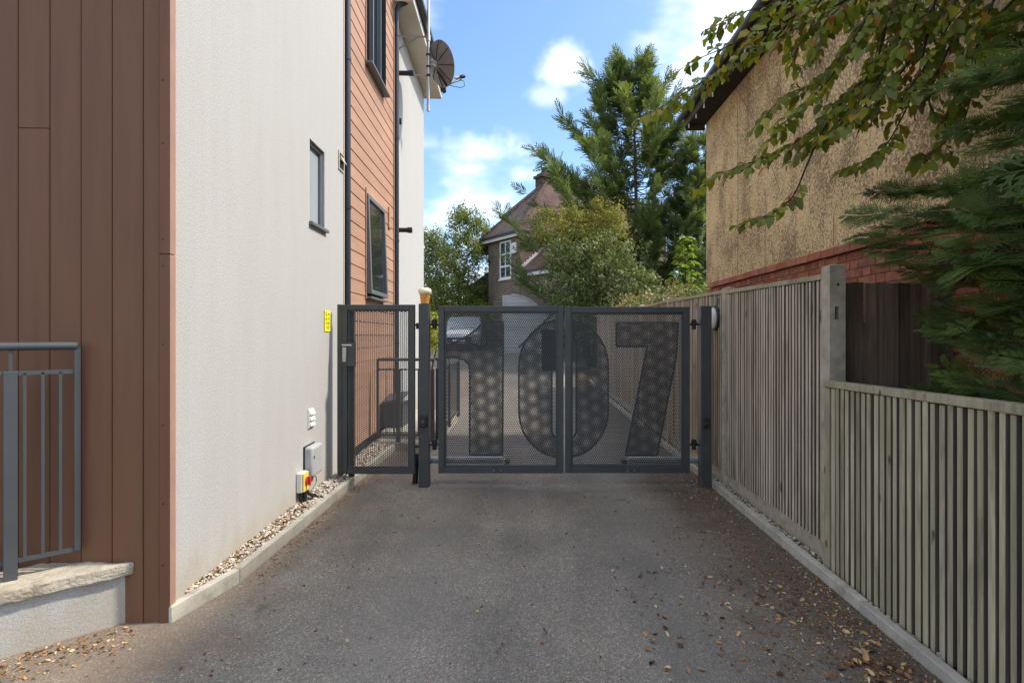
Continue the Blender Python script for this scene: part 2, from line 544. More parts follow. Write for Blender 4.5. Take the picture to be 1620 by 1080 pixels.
M = dict(
    asphalt=asphalt_mat(), render=render_mat(), dash=pebbledash_mat(), farbrick=far_brick_mat(),
    tile_red=tile_roof_mat('clay_tiles_red', (.135, .088, .074), (.10, .070, .062)),
    tile_grey=tile_roof_mat('clay_tiles_brown', (.15, .105, .09), (.095, .075, .07)),
    soil=pmat('soil', (.10, .08, .05), .95, .1, .4, 3, .6, 40, dirt=((.07, .09, .035), .7)),
    brown=pmat('brown_fibre_board', (.168, .080, .044), .62, .3, .06, 3, .12, 170, stretch=(6, 6, .5), tone=.06, dirt=((.125, .064, .037), .4)),
    pink=pmat('terracotta_trim', (.36, .21, .15), .6, .3, .08, 5, .1, 100),
    terra=pmat('terracotta_board', (.40, .238, .158), .65, .3, .10, 4, .2, 120, stretch=(1, .4, 2), tone=.07, dirt=((.31, .19, .13), .4)),
    concrete=pmat('concrete_edging', (.42, .395, .335), .9, .2, .16, 9, .5, 140, tone=.1, dirt=((.19, .17, .13), .55)),
    concrete_post=pmat('concrete_post', (.38, .335, .265), .92, .2, .2, 12, .7, 130, tone=.08, dirt=((.19, .165, .13), .5)),
    coping=pmat('stone_coping', (.40, .36, .285), .92, .2, .22, 8, .9, 45, dirt=((.20, .165, .11), .6), dist=.012),
    anthracite=pmat('anthracite_powder_coat', (.052, .055, .055), .42, .45, .08, 5, .03, 300, dirt=((.085, .084, .078), .45)),
    anthracite_mesh_lit=pmat('anthracite_mesh_sheet_lit', (.072, .075, .073), .5, .45, .1, 5, 0),  # frame paint lightened to imitate light coming through the holes
    anthracite_digit=pmat('anthracite_numeral_sheet', (.013, .0135, .0135), .5, .4, .08, 5, 0),
    rail=pmat('grey_powder_coat', (.062, .070, .075), .42, .45, .08, 5, .03, 300),
    black=pmat('black_plastic', (.018, .018, .02), .45, .4, .1, 6, .03, 200),
    pipe=pmat('navy_black_pipe', (.020, .024, .040), .38, .5, .1, 4, .02, 200),
    grey_plastic=pmat('grey_plastic', (.40, .41, .42), .45, .4, .05, 5, .02, 200),
    white_plastic=pmat('white_plastic', (.70, .69, .66), .45, .4, .05, 5, .02, 200),
    beige=pmat('beige_trim', (.42, .37, .28), .6, .3, .08, 5, .05, 200),
    cream_soffit=pmat('cream_soffit', (.62, .57, .46), .6, .3, .06, 3, .03, 100),
    yellow=pmat('yellow_plastic', (.78, .62, .10), .45, .4, .05, 6, 0),
    sign_yellow=pmat('sign_yellow', (.82, .76, .03), .5, .3, .04, 6, 0),
    print_black=pmat('sign_print', (.10, .09, .01), .6, .2, .05, 6, 0),
    red=pmat('red_plastic', (.50, .03, .03), .4, .4, .05, 6, 0),
    galv=pmat('galvanised_steel', (.45, .45, .44), .38, .5, .12, 12, .05, 120, metal=.7),
    ram=pmat('silver_ram', (.42, .43, .44), .35, .5, .1, 6, .02, 120, metal=.35),
    dish=pmat('dish_grey', (.20, .19, .18), .6, .3, .14, 6, .1, 60, dirt=((.12, .10, .085), .5)),
    winframe=pmat('window_frame_grey', (.13, .15, .16), .4, .4, .06, 6, .02, 200),
    glass=glass_mat('window_glass'),
    glass_pale=glass_mat('frosted_sky_glass', (.40, .44, .47), .2, .5),  # pale base colour; on the windscreen it paints the reflected sky
    slat=wood_mat('weathered_slat', (.30, .245, .185), (.58, .49, .39), .0, .24),
    slat_green=wood_mat('weathered_slat_algae', (.29, .25, .17), (.50, .43, .31), .36, .2),
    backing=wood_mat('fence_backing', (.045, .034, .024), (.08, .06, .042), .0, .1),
    slat_side_shade=wood_mat('shaded_slat_side', (.095, .078, .058), (.17, .14, .105), .25, .25),  # dark slat sides, the gap shade put into the colour
    cap=wood_mat('fence_capping', (.30, .25, .17), (.46, .41, .29), .45, .1),
    darkboard=wood_mat('dark_fence_board', (.095, .068, .048), (.18, .135, .098), .0, .25, (.03, .024, .02)),
    gutter=pmat('black_gutter', (.028, .030, .036), .35, .5, .1, 5, .02, 150),
    fascia=pmat('dark_timber_fascia', (.07, .055, .045), .7, .3, .2, 8, .3, 60),
    soffit_dark=pmat('dark_soffit', (.03, .026, .022), .8, .2, .2, 8, .3, 60),
    white_paint=pmat('white_paint', (.74, .73, .70), .6, .3, .06, 5, .05, 80),
    lead=pmat('lead_flashing', (.55, .56, .60), .5, .4, .08, 9, .1, 60),
    bark=pmat('grey_bark', (.085, .07, .055), .9, .2, .3, 22, .8, 40, stretch=(1, 1, .3)),
    birch_bark=pmat('birch_bark', (.46, .44, .40), .8, .2, .3, 9, .4, 30, dirt=((.07, .06, .05), .8)),
    twig=pmat('dark_twig', (.035, .026, .022), .8, .3, .2, 20, .2, 80),
    cream=pmat('cream_lens', (.78, .72, .52), .35, .5, .06, 9, .02, 80),
    amber=pmat('amber_lens', (.62, .27, .05), .3, .5, .12, 9, .02, 80),
    diffuser=pmat('opal_diffuser', (.62, .63, .66), .4, .5, .04, 6, 0),
    car=pmat('silver_white_paint', (.58, .59, .61), .3, .5, .03, 3, 0, coat=.6),
    tyre=pmat('tyre_rubber', (.02, .02, .02), .8, .2, .1, 9, .1, 60),
    chrome=pmat('headlamp_chrome', (.7, .72, .75), .12, .6, .03, 9, 0, metal=.8),
    pale_timber=pmat('pale_painted_timber', (.55, .56, .54), .8, .2, .12, 9, .3, 60, stretch=(.3, 1, 1), tone=.08),
)


def brick_mat(name, stops):
    t = NT(name)
    c = t.ramp(t.objrand(), stops)
    n = t.noise(t.coords(), 22, 6, .65)
    c = t.mix(1.0, c, t.ramp(n, [(.3, (.72, .70, .70)), (.7, (1.22, 1.2, 1.18))]), 'MULTIPLY')
    c = t.mix(t.rng(t.noise(t.coords(), 9, 6), .58, .78, 0, .45, True), c, (.34, .27, .22))
    return t.finish(c, .92, .15, 0, t.bump(t.math('ADD', n, t.noise(t.coords(), 120, 3)), .6, .005))


M['brick'] = brick_mat('red_brick', [(0, (.26, .085, .052)), (.35, (.34, .125, .075)), (.7, (.40, .165, .10)), (1, (.22, .10, .075))])
M['mortar'] = pmat('mortar', (.46, .42, .36), .95, .1, .15, 20, .5, 90)
M['stones'] = None
t = NT('gravel_stone')
a = t.new('ShaderNodeAttribute'); a.attribute_name = 'rnd'
M['stones'] = t.finish(t.ramp(a.outputs['Fac'], [(0, (.20, .15, .10)), (.25, (.36, .31, .24)), (.5, (.55, .50, .43)), (.75, (.66, .62, .56)), (1, (.30, .28, .26))]),
                       .8, .3, 0, t.bump(t.noise(t.coords(rand=False), 300, 3), .3, .003))
t = NT('dead_leaf')
a = t.new('ShaderNodeAttribute'); a.attribute_name = 'rnd'
M['litter'] = t.finish(t.ramp(a.outputs['Fac'], [(0, (.08, .035, .016)), (.25, (.19, .085, .032)), (.5, (.32, .16, .062)), (.75, (.47, .29, .13)), (1, (.62, .48, .28))]), .7, .3)
M['beech_leaf'] = foliage_mat('beech_leaf', [(0, (.12, .15, .022)), (.45, (.19, .235, .028)), (.72, (.28, .30, .03)), (.87, (.40, .35, .035)), (.95, (.36, .20, .03)), (1, (.55, .17, .02))], .5, .4, False, .45)
M['beech_leaf_mass'] = foliage_mat('beech_leaf_mass', [(0, (.12, .15, .022)), (.45, (.19, .235, .028)), (.72, (.28, .30, .03)), (.87, (.40, .35, .035)), (.96, (.16, .085, .02)), (1, (.35, .13, .02))], .5, .4, True, .45)
M['conifer'] = foliage_mat('conifer_spray', [(0, (.06, .095, .025)), (.5, (.105, .16, .04)), (.85, (.15, .215, .05)), (1, (.20, .27, .075))], .4, .55, False, .3)
M['conifer_mass'] = foliage_mat('conifer_mass', [(0, (.06, .095, .025)), (.5, (.105, .16, .04)), (.85, (.15, .215, .05)), (1, (.20, .27, .075))], .4, .55)
M['cypress'] = foliage_mat('cypress_foliage', [(0, (.07, .11, .04)), (.5, (.145, .20, .068)), (.85, (.225, .28, .10)), (1, (.30, .34, .13))], .46, .55)
M['birch'] = foliage_mat('birch_foliage', [(0, (.11, .15, .045)), (.5, (.21, .26, .075)), (.85, (.30, .34, .10)), (1, (.38, .40, .14))], .62, .45)
M['shrub'] = foliage_mat('shrub_foliage', [(0, (.08, .11, .042)), (.5, (.165, .205, .075)), (.8, (.24, .285, .115)), (.93, (.36, .39, .23)), (1, (.55, .53, .44))], .45, .5)
M['shrub_olive'] = foliage_mat('olive_foliage', [(0, (.15, .16, .042)), (.5, (.31, .30, .08)), (.85, (.43, .40, .12)), (1, (.50, .42, .16))], .55, .5)
M['lime'] = foliage_mat('lime_foliage', [(0, (.12, .15, .012)), (.5, (.27, .30, .018)), (.85, (.42, .43, .03)), (1, (.5, .5, .06))], .4, .45)
M['weeds'] = foliage_mat('weed_foliage', [(0, (.06, .085, .025)), (.4, (.13, .17, .05)), (.65, (.26, .25, .09)), (.82, (.34, .26, .15)), (.93, (.45, .28, .27)), (1, (.6, .52, .46))], .4, .5)
M['sapling'] = foliage_mat('sapling_foliage', [(0, (.09, .15, .02)), (.5, (.17, .26, .03)), (1, (.30, .38, .06))], .45, .45)


# ------------------------------------------------------------------ ground
def hgt(x, y):
    y = np.asarray(y, dtype=float)
    t = np.clip((y - 14.0) / 10.0, 0, 1)
    return .75 * t * t * (3 - 2 * t) + np.clip(y - 24, 0, 14) * .05


def grid(name, xs, ys, dz, mat, **kw):
    X, Y = np.meshgrid(xs, ys)
    Z = hgt(X, Y) + dz
    V = np.stack([X.ravel(), Y.ravel(), Z.ravel()], 1)
    w, h = len(xs), len(ys)
    i = (np.arange(h - 1)[:, None] * w + np.arange(w - 1)[None, :]).ravel()
    F = np.stack([i, i + 1, i + w + 1, i + w], 1)
    return link(name, np_mesh(name, V, F, mat, smooth=True), **kw)


far = np.concatenate([[-1500, -500, -150, -60, -30], np.linspace(-20, 40, 61), [60, 150, 500, 1500]])
grid('ground', far, far, -.03, M['soil'], kind='structure')
grid('driveway', np.linspace(-9, 1.785, 25), np.concatenate([[-14, -6], np.linspace(-3, 34, 75)]), 0.0, M['asphalt'], kind='structure')

# ------------------------------------------------------------------ kerbs
kl = thing('kerb_left', None, None, (-1.78, 2.8, 0), kind='structure')
pts = [(-1.872, 2.80), (-1.762, 3.26)] + [(-1.757, 3.26 + .915 * i) for i in range(1, 9)]
for (x0, y0), (x1, y1) in zip(pts, pts[1:]):
    dv = Vector((x1 - x0, y1 - y0, 0)); ln = dv.length - .004; dv.normalize()
    n = Vector((-dv.y, dv.x, 0)) * .05
    a = Vector((x0, y0, 0)) + dv * .002; b = a + dv * ln
    zt = .085 + random.uniform(-.003, .003)
    q = [a, b, b + n, a + n]
    m = MB()
    m.add([(p.x, p.y, -.08) for p in q] + [(p.x, p.y, zt) for p in q], [(0, 3, 2, 1), (4, 5, 6, 7), (0, 1, 5, 4), (1, 2, 6, 5), (2, 3, 7, 6), (3, 0, 4, 7)])
    m.build('edging_stone', M['concrete'], kl, bevel=.006)
kr = thing('kerb_right', None, None, (1.8, 2.0, 0), kind='structure')
m = MB(); m.bx(-.025, .025, -.4555, .4555, -.1, 0)
me = m.mesh('edging_stone', M['concrete'])
for i in range(20):
    y = -1.2 + .915 * i
    o = link('edging_stone', me, kr)
    o.matrix_parent_inverse = kr.matrix_basis.inverted()
    o.location = (1.812 + random.uniform(-.003, .003), y, .062 + random.uniform(-.005, .005) + float(hgt(0, y)))
    o.rotation_euler = (random.uniform(-.004, .004), 0, random.uniform(-.004, .004))
    b = o.modifiers.new('bevel', 'BEVEL'); b.width = .006; b.segments = 2


# ------------------------------------------------------------------ gravel and fallen leaves
def scatter_stones(name, n, xf, zf, s0, s1, **kw):
    base = np.array([(1, 0, 0), (-1, 0, 0), (0, 1, 0), (0, -1, 0), (0, 0, 1), (0, 0, -1)], float)
    # rounded octahedron, once divided
    fc = [(0, 2, 4), (2, 1, 4), (1, 3, 4), (3, 0, 4), (2, 0, 5), (1, 2, 5), (3, 1, 5), (0, 3, 5)]
    vs = [tuple(b) for b in base]; cache = {}; fs = []

    def mid(a, b):
        k = (min(a, b), max(a, b))
        if k not in cache:
            p = (np.array(vs[a]) + np.array(vs[b])) / 2; p /= np.linalg.norm(p)
            cache[k] = len(vs); vs.append(tuple(p))
        return cache[k]
    for a, b, c in fc:
        ab, bc, ca = mid(a, b), mid(b, c), mid(c, a)
        fs += [(a, ab, ca), (ab, b, bc), (ca, bc, c), (ab, bc, ca)]
    B = np.array(vs); T = np.array(fs)
    allV, allF, allR = [], [], []
    for i in range(n):
        s = rng.uniform(s0, s1) * np.array([1, rng.uniform(.6, 1), rng.uniform(.45, .75)])
        an = rng.uniform(0, 6.28); ca, sa = math.cos(an), math.sin(an)
        Rm = np.array([[ca, -sa, 0], [sa, ca, 0], [0, 0, 1]])
        tl = rng.uniform(-.5, .5); ct, st = math.cos(tl), math.sin(tl)
        Rt = np.array([[1, 0, 0], [0, ct, -st], [0, st, ct]])
        Vv = (B * rng.uniform(.75, 1.2, (len(B), 1)) * s) @ Rt.T @ Rm.T
        x, y = xf()
        Vv = Vv + np.array([x, y, zf(x, y)])
        allF.append(T + i * len(B)); allV.append(Vv); allR.append(np.full(len(T), rng.random()))
    return link(name, np_mesh(name, np.concatenate(allV), np.concatenate(allF), M['stones'], np.concatenate(allR)), kind='stuff', **kw)


def wallx(y): return -1.89 - .037 * (y - 2.83)


def gl():
    y = rng.uniform(2.87, 7.2)
    xk = -1.757 - .052 if y > 3.26 else -1.872 - .052 + (y - 2.80) / .46 * .11
    a, b = wallx(y) + .003, xk - .004
    return (rng.uniform(a, b), y) if b > a else gl()


m = MB(); m.bx(-2.16, -1.808, 3.2, 8.0, -.05, .062)
m.build('gravel_bed', M['soil'], kind='structure')
scatter_stones('gravel', 3000, gl, lambda x, y: .069 + rng.uniform(-.006, .014) + max(0, (-1.83 - x)) * .18, .007, .016, label='pale gravel along the foot of the white wall', cat='gravel')
m = MB(); m.bx(1.838, 1.93, -2, 16, -.05, .03)
m.build('gravel_bed', M['soil'], kind='structure')
scatter_stones('gravel', 900, lambda: (rng.uniform(1.842, 1.905), rng.uniform(2.4, 7.0)), lambda x, y: .033 + rng.uniform(-.004, .01), .006, .013, label='grey gravel between the right kerb and the fence', cat='gravel')


def litter(name, P0, S, flat=.5, **kw):
    """curled dead leaves at points P0 with sizes S"""
    tv = np.array([(0, 0, 0), (.3, .26, .10), (.34, 0, .02), (.3, -.26, .12), (.72, .22, .16), (.7, 0, .05), (.72, -.22, .14), (1, 0, .14)])
    tf = np.array([(0, 2, 1, 1), (0, 3, 2, 2), (1, 2, 5, 4), (2, 3, 6, 5), (4, 5, 7, 7), (5, 6, 7, 7)])
    tri = []
    for f in tf:
        if f[2] == f[3]: tri.append(f[:3])
        else: tri += [(f[0], f[1], f[2]), (f[0], f[2], f[3])]
    tri = np.array(tri)
    Vs, Fs, Rs = [], [], []
    for i, (p, s) in enumerate(zip(P0, S)):
        e = Euler((rng.normal(0, flat), rng.normal(0, flat * .6), rng.uniform(0, 6.28))).to_matrix()
        v = tv.copy(); v[:, 1] *= rng.uniform(.7, 1.2); v[:, 2] *= rng.uniform(.3, 2.2); v[:, 0] -= .5
        v = (v * s) @ np.array(e).T
        v[:, 2] -= v[:, 2].min() - .001
        Vs.append(v + p); Fs.append(tri + i * 8); Rs.append(np.full(len(tri), rng.random() ** 1.2))
    return link(name, np_mesh(name, np.concatenate(Vs), np.concatenate(Fs), M['litter'], np.concatenate(Rs)), kind='stuff', **kw)


pp, ss = [], []
for i in range(4600):                                   # drift along the right kerb
    y = rng.uniform(2.1, 6.6); x = 1.78 - abs(rng.normal(0, .33))
    if rng.random() < .25: y = rng.uniform(2.1, 3.4)
    pp.append((x, y, .001)); ss.append(rng.uniform(.005, .019))
for i in range(190):                                    # larger leaves at the near right
    pp.append((rng.uniform(.5, 1.72), rng.uniform(2.1, 3.5), .001)); ss.append(rng.uniform(.02, .042))
for i in range(70):
    pp.append((1.55 + rng.normal(0, .09), 2.42 + rng.normal(0, .07), .001)); ss.append(rng.uniform(.025, .05))
for i in range(520):                                    # loose over the tarmac
    pp.append((rng.uniform(-1.6, 1.6), rng.uniform(2.1, 5.6), .001)); ss.append(rng.uniform(.008, .025))
for i in range(420):                                    # along the left kerb
    y = rng.uniform(3.2, 5.9); pp.append((-1.745 + abs(rng.normal(0, .08)), y, .001)); ss.append(rng.uniform(.008, .02))
for i in range(260):                                    # below the plinth
    u = rng.uniform(0, 1.0); b = abs(rng.normal(0, .15)) + .01
    pp.append((-2.08 - .40 * u + b * .65, 2.80 - .35 * u - b * .76, .001)); ss.append(rng.uniform(.008, .026))
for i in range(1300):                                    # lying on the gravel
    x, y = gl()
    if y < 4.5 or rng.random() < .15: pp.append((x, y, .082 + max(0, (-1.83 - x)) * .18)); ss.append(rng.uniform(.010, .028))
litter('fallen_leaves', np.array(pp), ss, label='brown fallen leaves strewn over the drive and its edges', cat='fallen leaves')

# ------------------------------------------------------------------ apartment building on the left (local: x out of wall, y along it)
AB = thing('apartment_building', 'white rendered block of flats with brown and terracotta board cladding', 'building', (-1.89, 2.83, 0), .037)


def L_(n, u, z):
    """wall coordinates -> world"""
    c, s = math.cos(.037), math.sin(.037)
    return Vector((-1.89 + n * c - u * s, 2.83 + n * s + u * c, z))


U1, U2, U3, U4 = 2.91, 3.42, 5.60, 8.86
TOP = 8.2
# front white render with the small window
m = MB(); m.sheet((0, .012, -.1), (0, 1, 0), (0, 0, 1), [0, U1 - .012], [0, TOP], [(1.95 - .012, 2.33 - .012, 2.61, 3.35)], .11)
m.add([(0, U1, -.1), (-.12, U1, -.1), (-.12, U1, TOP - .1), (0, U1, TOP - .1)], [(0, 1, 2, 3)])
m.build('render_wall', M['render'], AB, True)
# far white render
m = MB(); m.sheet((-.10, U3 + .02, -.1), (0, 1, 0), (0, 0, 1), [0, U4 - U3 - .02], [0, 6.85])
m.add([(-.10, U4, -.1), (-4, U4, -.1), (-4, U4, 6.75), (-.10, U4, 6.75)], [(0, 1, 2, 3)])
m.build('render_wall', M['render'], AB, True)
# hidden sides, back and flat roof
m = MB()
m.add([(-.02, .02, 0), (-7, .02, 0), (-7, .02, TOP - .1), (-.02, .02, TOP - .1)], [(0, 1, 2, 3)])
m.add([(-7, .02, 0), (-7, U4, 0), (-7, U4, TOP - .1), (-7, .02, TOP - .1)], [(0, 1, 2, 3)])
m.add([(-.0, .02, TOP - .1), (-.0, U1, TOP - .1), (-7, U1, TOP - .1), (-7, .02, TOP - .1)], [(0, 1, 2, 3)])
m.build('back_wall', M['render'], AB, True)
# brown cladding, facing the street: each board is a piece
cl = MB().bx(-6.5, -.004, .0005, .018, 0, TOP).build('brown_cladding', M['soffit_dark'], AB, True)


def board(m, w, h, t, ch=.004):
    """board with chamfered long edges, front face towards -y, origin at its lower left"""
    return m.prism([(0, 0), (w, 0), (w, -t + ch), (w - ch, -t), (ch, -t), (0, -t + ch)], 0, h, lambda a, b, c: (a, b, c))


BWID = .158
xs = [-.136 - BWID * i for i in range(0, 14)]
bm_cache = {}
for i, x in enumerate(xs):
    w = BWID
    cuts = [-.02, TOP - .2]
    if i in (3, 5, 8, 11): cuts = [-.02, 2.575 if i in (3, 5) else 3.1, TOP - .2]
    for a, b in zip(cuts, cuts[1:]):
        k = round(b - a, 3)
        if k not in bm_cache:
            bm_cache[k] = board(MB(), BWID - .003, k - .004, .016).mesh('board', M['brown'])
        o = link('board', bm_cache[k], cl, True)
        o.location = (x - BWID + .0015, .0, a + random.uniform(0, .001)); o.rotation_euler = (random.uniform(-.0006, .0006), 0, random.uniform(-.004, .004))
o = board(MB(), .084, TOP - .3, .016).build('board', M['brown'], cl, True); o.location = (-.134, 0, -.02)
# corner trim in two lengths, outer leg terracotta where it meets the render
for a, b in ((-.02, 1.92), (1.924, 6.0)):
    MB().bx(-.048, .004, -.024, -.0005, a, b).build('corner_trim', M['brown'], AB, True, bevel=.002)
    MB().bx(.0045, .009, -.024, .022, a, b).build('corner_trim', M['pink'], AB, True, bevel=.002)
for z in (.3, .62, 1.03, 1.45, 1.86, 2.0, 2.5, 2.83):
    MB().lathe([(.004, 0), (.004, .002)], (-.03, -.024, z), (0, -1, 0), 8).build('screw', M['black'], AB, True)

# terracotta bay: horizontal boards round two windows
W1 = (3.97, 4.90, 2.02, 3.30)
W2 = (3.97, 4.90, 4.98, 7.2)
bay = MB().sheet((-.066, U1 + .01, 0), (0, 1, 0), (0, 0, 1), [0, U3 - U1], [0, TOP - .3],
                 [(w[0] - U1 - .01, w[1] - U1 - .01, w[2], w[3]) for w in (W1, W2)], .09).build('terracotta_cladding', M['soffit_dark'], AB, True)
H = .165
bcache = {}


def hboard(u0, u1, z):
    k = round(u1 - u0, 3)
    if k not in bcache:
        bcache[k] = MB().prism([(0, 0), (0, H - .003), (.006, H - .003), (.014, H - .010), (.018, .004), (.014, 0)], 0, k, lambda a, b, c: (a, c, b)).mesh('board', M['terra'])
    o = link('board', bcache[k], bay, True)
    o.location = (-.064, u0, z); o.rotation_euler = (0, random.uniform(-.003, .003), 0)


z = .18
while z < 7.4:
    wins = [w for w in (W1, W2) if z + H > w[2] and z < w[3]]
    if wins:
        hboard(U2 - .40, wins[0][0] - .012, z); hboard(wins[0][1] + .012, U3 - .02, z)
    else:
        jt = random.choice((None, None, 4.4))
        if jt: hboard(U2 - .40, jt, z); hboard(jt + .003, U3 - .02, z)
        else: hboard(U2 - .40, U3 - .02, z)
    z += H
MB().bx(-.066, -.034, U3 - .018, U3 + .02, .1, 7.3).build('corner_trim', M['pink'], AB, True)
MB().bx(-.064, .006, U1 + .001, U1 + .03, .05, 7.6).build('corner_trim', M['beige'], AB, True)


def window(w, n, name, glass, fw=.055, tilt=0.0, sillw=.06, mull=None, proud=0.0):
    """frame round a pane, hung from its top and tilted out by tilt"""
    u0, u1, z0, z1 = w
    root = thing(name, None, None); root.parent = AB
    root.location = (n, u0, z1); root.rotation_euler = (0, -tilt, 0)
    W, Hh = u1 - u0, z1 - z0
    g = .006
    mb = MB()
    mb.bx(-.03, .03, g, fw, -Hh + g, -g); mb.bx(-.03, .03, W - fw, W - g, -Hh + g, -g)
    mb.bx(-.03, .03, fw, W - fw, -fw, -g); mb.bx(-.03, .03, fw, W - fw, -Hh + g, -Hh + fw)
    if mull: mb.bx(-.028, .028, W * mull - .02, W * mull + .02, -Hh + fw, -fw)
    f = mb.build('frame', M['winframe'], root, True, bevel=.003)
    MB().bx(-.008, .004, fw - .005, W - fw + .005, -Hh + fw - .005, -fw + .005).build('pane', glass, root, True)
    return root


wa = window((1.95, 2.33, 2.51, 3.25), -.055, 'window', M['glass_pale'], .032)
MB().bx(-.11, .035, 1.93, 2.37, 2.482, 2.51).build('sill', M['winframe'], AB, True, bevel=.004)
wb = window(W1, -.045, 'window', M['glass'], .06, tilt=.035)
MB().bx(-.10, .03, W1[0] - .0, W1[1] + .04, W1[2] - .055, W1[2] - .028).build('sill', M['winframe'], AB, True, bevel=.004)
MB().tube([(-.05, 4.3, 2.01), (.0, 4.42, 2.0)], .008, 6).build('stay', M['black'], AB, True)
for (u0, u1, z0, z1) in (W1, W2):
    MB().bx(-.05, -.030, u0 - .022, u0 - .004, z0 - .06, z1 + .06).build('architrave', M['terra'], AB, True)
wc = window(W2, -.09, 'window', M['glass'], .07, mull=.5)
MB().bx(-.10, .05, W2[0] - .03, W2[1] + .05, W2[2] - .05, W2[2] - .02).build('sill', M['winframe'], AB, True, bevel=.004)
for u in (W2[0] + .02, W2[1] - .03):
    MB().bx(-.06, .0, u, u + .012, W2[2], W2[3]).build('jamb', M['black'], AB, True)


def downpipe(u, n, z0, z1, r=.036):
    p = MB().tube([(n, u, z0), (n, u, z1)], r, 16).build('downpipe', M['pipe'], AB, True, smooth=True)
    z = z0 + 1.15
    while z < z1 - .3:
        MB().lathe([(r + .006, -.02), (r + .006, .02)], (n, u, z), (0, 0, 1), 16).build('bracket', M['pipe'], p, True, smooth=True)
        MB().bx(n - .075, n - r + .005, u - .05, u + .05, z - .014, z + .014).build('clip', M['black'], p, True)
        z += 1.62


downpipe(U1 + .115, .008, .12, 7.4)
downpipe(U3 + .055, -.012, .22, 6.62, .038)
MB().tube([(-.012, U3 + .055, 6.60), (.02, U3 + .06, 6.70), (.17, U3 + .10, 6.80), (.24, U3 + .12, 6.86), (.27, U3 + .12, 7.0)], .040, 12).build('swan_neck', M['black'], AB, True, smooth=True)

# eaves of the far part
MB().bx(-.10, .24, U3 + .02, U4 + .22, 6.75, 6.77).build('soffit', M['cream_soffit'], AB, True)
MB().bx(.24, .262, U3 - .1, U4 + .24, 6.74, 6.96).build('fascia', M['white_paint'], AB, True)
MB().bx(-3, .24, U4 + .22, U4 + .242, 6.74, 6.96).build('fascia', M['cream_soffit'], AB, True)
gp = [(.264, 6.98), (.264, 6.90), (.285, 6.865), (.335, 6.865), (.36, 6.90), (.36, 6.98)]
MB().prism(gp, U3 - .2, U4 + .24, lambda a, b, c: (a, c, b)).build('gutter', M['black'], AB, True)
MB().add([(.33, U3 - .1, 7.0), (.33, U4 + .3, 7.0), (-3.4, U4 + .3, 9.3), (-3.4, U3 - .1, 9.3), (.33, U3 - .1, 6.985), (.33, U4 + .3, 6.985), (-3.4, U4 + .3, 9.2), (-3.4, U3 - .1, 9.2)],
         [(0, 1, 2, 3), (7, 6, 5, 4), (0, 4, 5, 1), (1, 5, 6, 2), (0, 3, 7, 4)]).build('roof', M['tile_grey'], AB, True)

# flue terminals on the far wall
for u, z in ((5.98, 3.22), (6.1, 5.85)):
    f = MB().tube([(-.10, u, z), (.10, u, z)], .038, 14).tube([(.10, u, z), (.17, u, z)], .048, 14).build('flue', M['black'], AB, True, smooth=True)
    MB().lathe([(.075, 0), (.075, .012), (.045, .02)], (-.10, u, z), (1, 0, 0), 16).build('flange', M['black'], f, True)
# small square vent cowl
v = MB().bx(0.0, .012, 2.735, 2.90, 3.22, 3.42).build('vent', M['beige'], AB, True, bevel=.004)
MB().bx(.012, .016, 2.755, 2.88, 3.245, 3.395).build('recess_shade', M['black'], v, True)  # black plate proud of the vent, painting the dark of its opening
MB().add([(.012, 2.76, 3.38), (.012, 2.875, 3.38), (.012, 2.76, 3.33), (.012, 2.875, 3.33), (.05, 2.76, 3.30), (.05, 2.875, 3.30)], [(0, 1, 5, 4), (2, 4, 5, 3), (0, 4, 2), (1, 3, 5)]).build('hood', M['beige'], v, True)
# louvred air brick
v = MB().bx(0.0, .012, 1.90, 2.03, .675, .845).build('vent', M['white_plastic'], AB, True, bevel=.003)
for i in range(3):
    zz = .69 + .05 * i
    MB().add([(.012, 1.91, zz + .044), (.012, 2.02, zz + .044), (.03, 1.91, zz + .006), (.03, 2.02, zz + .006), (.012, 1.91, zz), (.012, 2.02, zz)],
             [(0, 2, 3, 1), (2, 4, 5, 3), (0, 4, 2), (1, 3, 5)]).build('louvre', M['white_plastic'], v, True)
MB().bx(-.02, .012, U3 + .30, U3 + .32, 4.92, 5.02).build('vent', M['black'], AB, True)
MB().bx(-.05, -.02, 5.2, 5.32, 3.1, 3.42).build('vent', M['terra'], AB, True, bevel=.012)
MB().bx(-.10, -.06, U3 + .33, U3 + .36, 1.95, 2.05).build('hook', M['black'], AB, True)

# ------------------------------------------------------------------ fittings on the white wall
t = thing('junction_box', 'grey plastic cabinet fixed low on the white wall above the gravel', 'electrical box', L_(.0, 1.94, .27))
mb = MB(); o_ = L_(0, 1.82, .27)
q = MB().bx(.004, .082, 0, .25, 0, .262)
q.v = [tuple(L_(x, 1.80 + y, .27 + z)) for x, y, z in q.v]
q.build('cabinet', M['grey_plastic'], t, bevel=.022, segs=3, smooth=True)
q = MB().bx(.083, .086, .02, .034, .16, .185); q.v = [tuple(L_(x, 1.80 + y, .27 + z)) for x, y, z in q.v]
q.build('lock', M['black'], t)
q = MB().bx(.0, .006, -.004, .254, -.004, .266); q.v = [tuple(L_(x, 1.80 + y, .27 + z)) for x, y, z in q.v]
q.build('back_plate', M['black'], t)
t = thing('isolator_switch', 'cream and yellow isolator switch with red handle below the grey cabinet', 'switch', L_(.0, 1.70, .18))


def onwall(mb, u, z):
    mb.v = [tuple(L_(x, u + y, z + zz)) for x, y, zz in mb.v]
    return mb


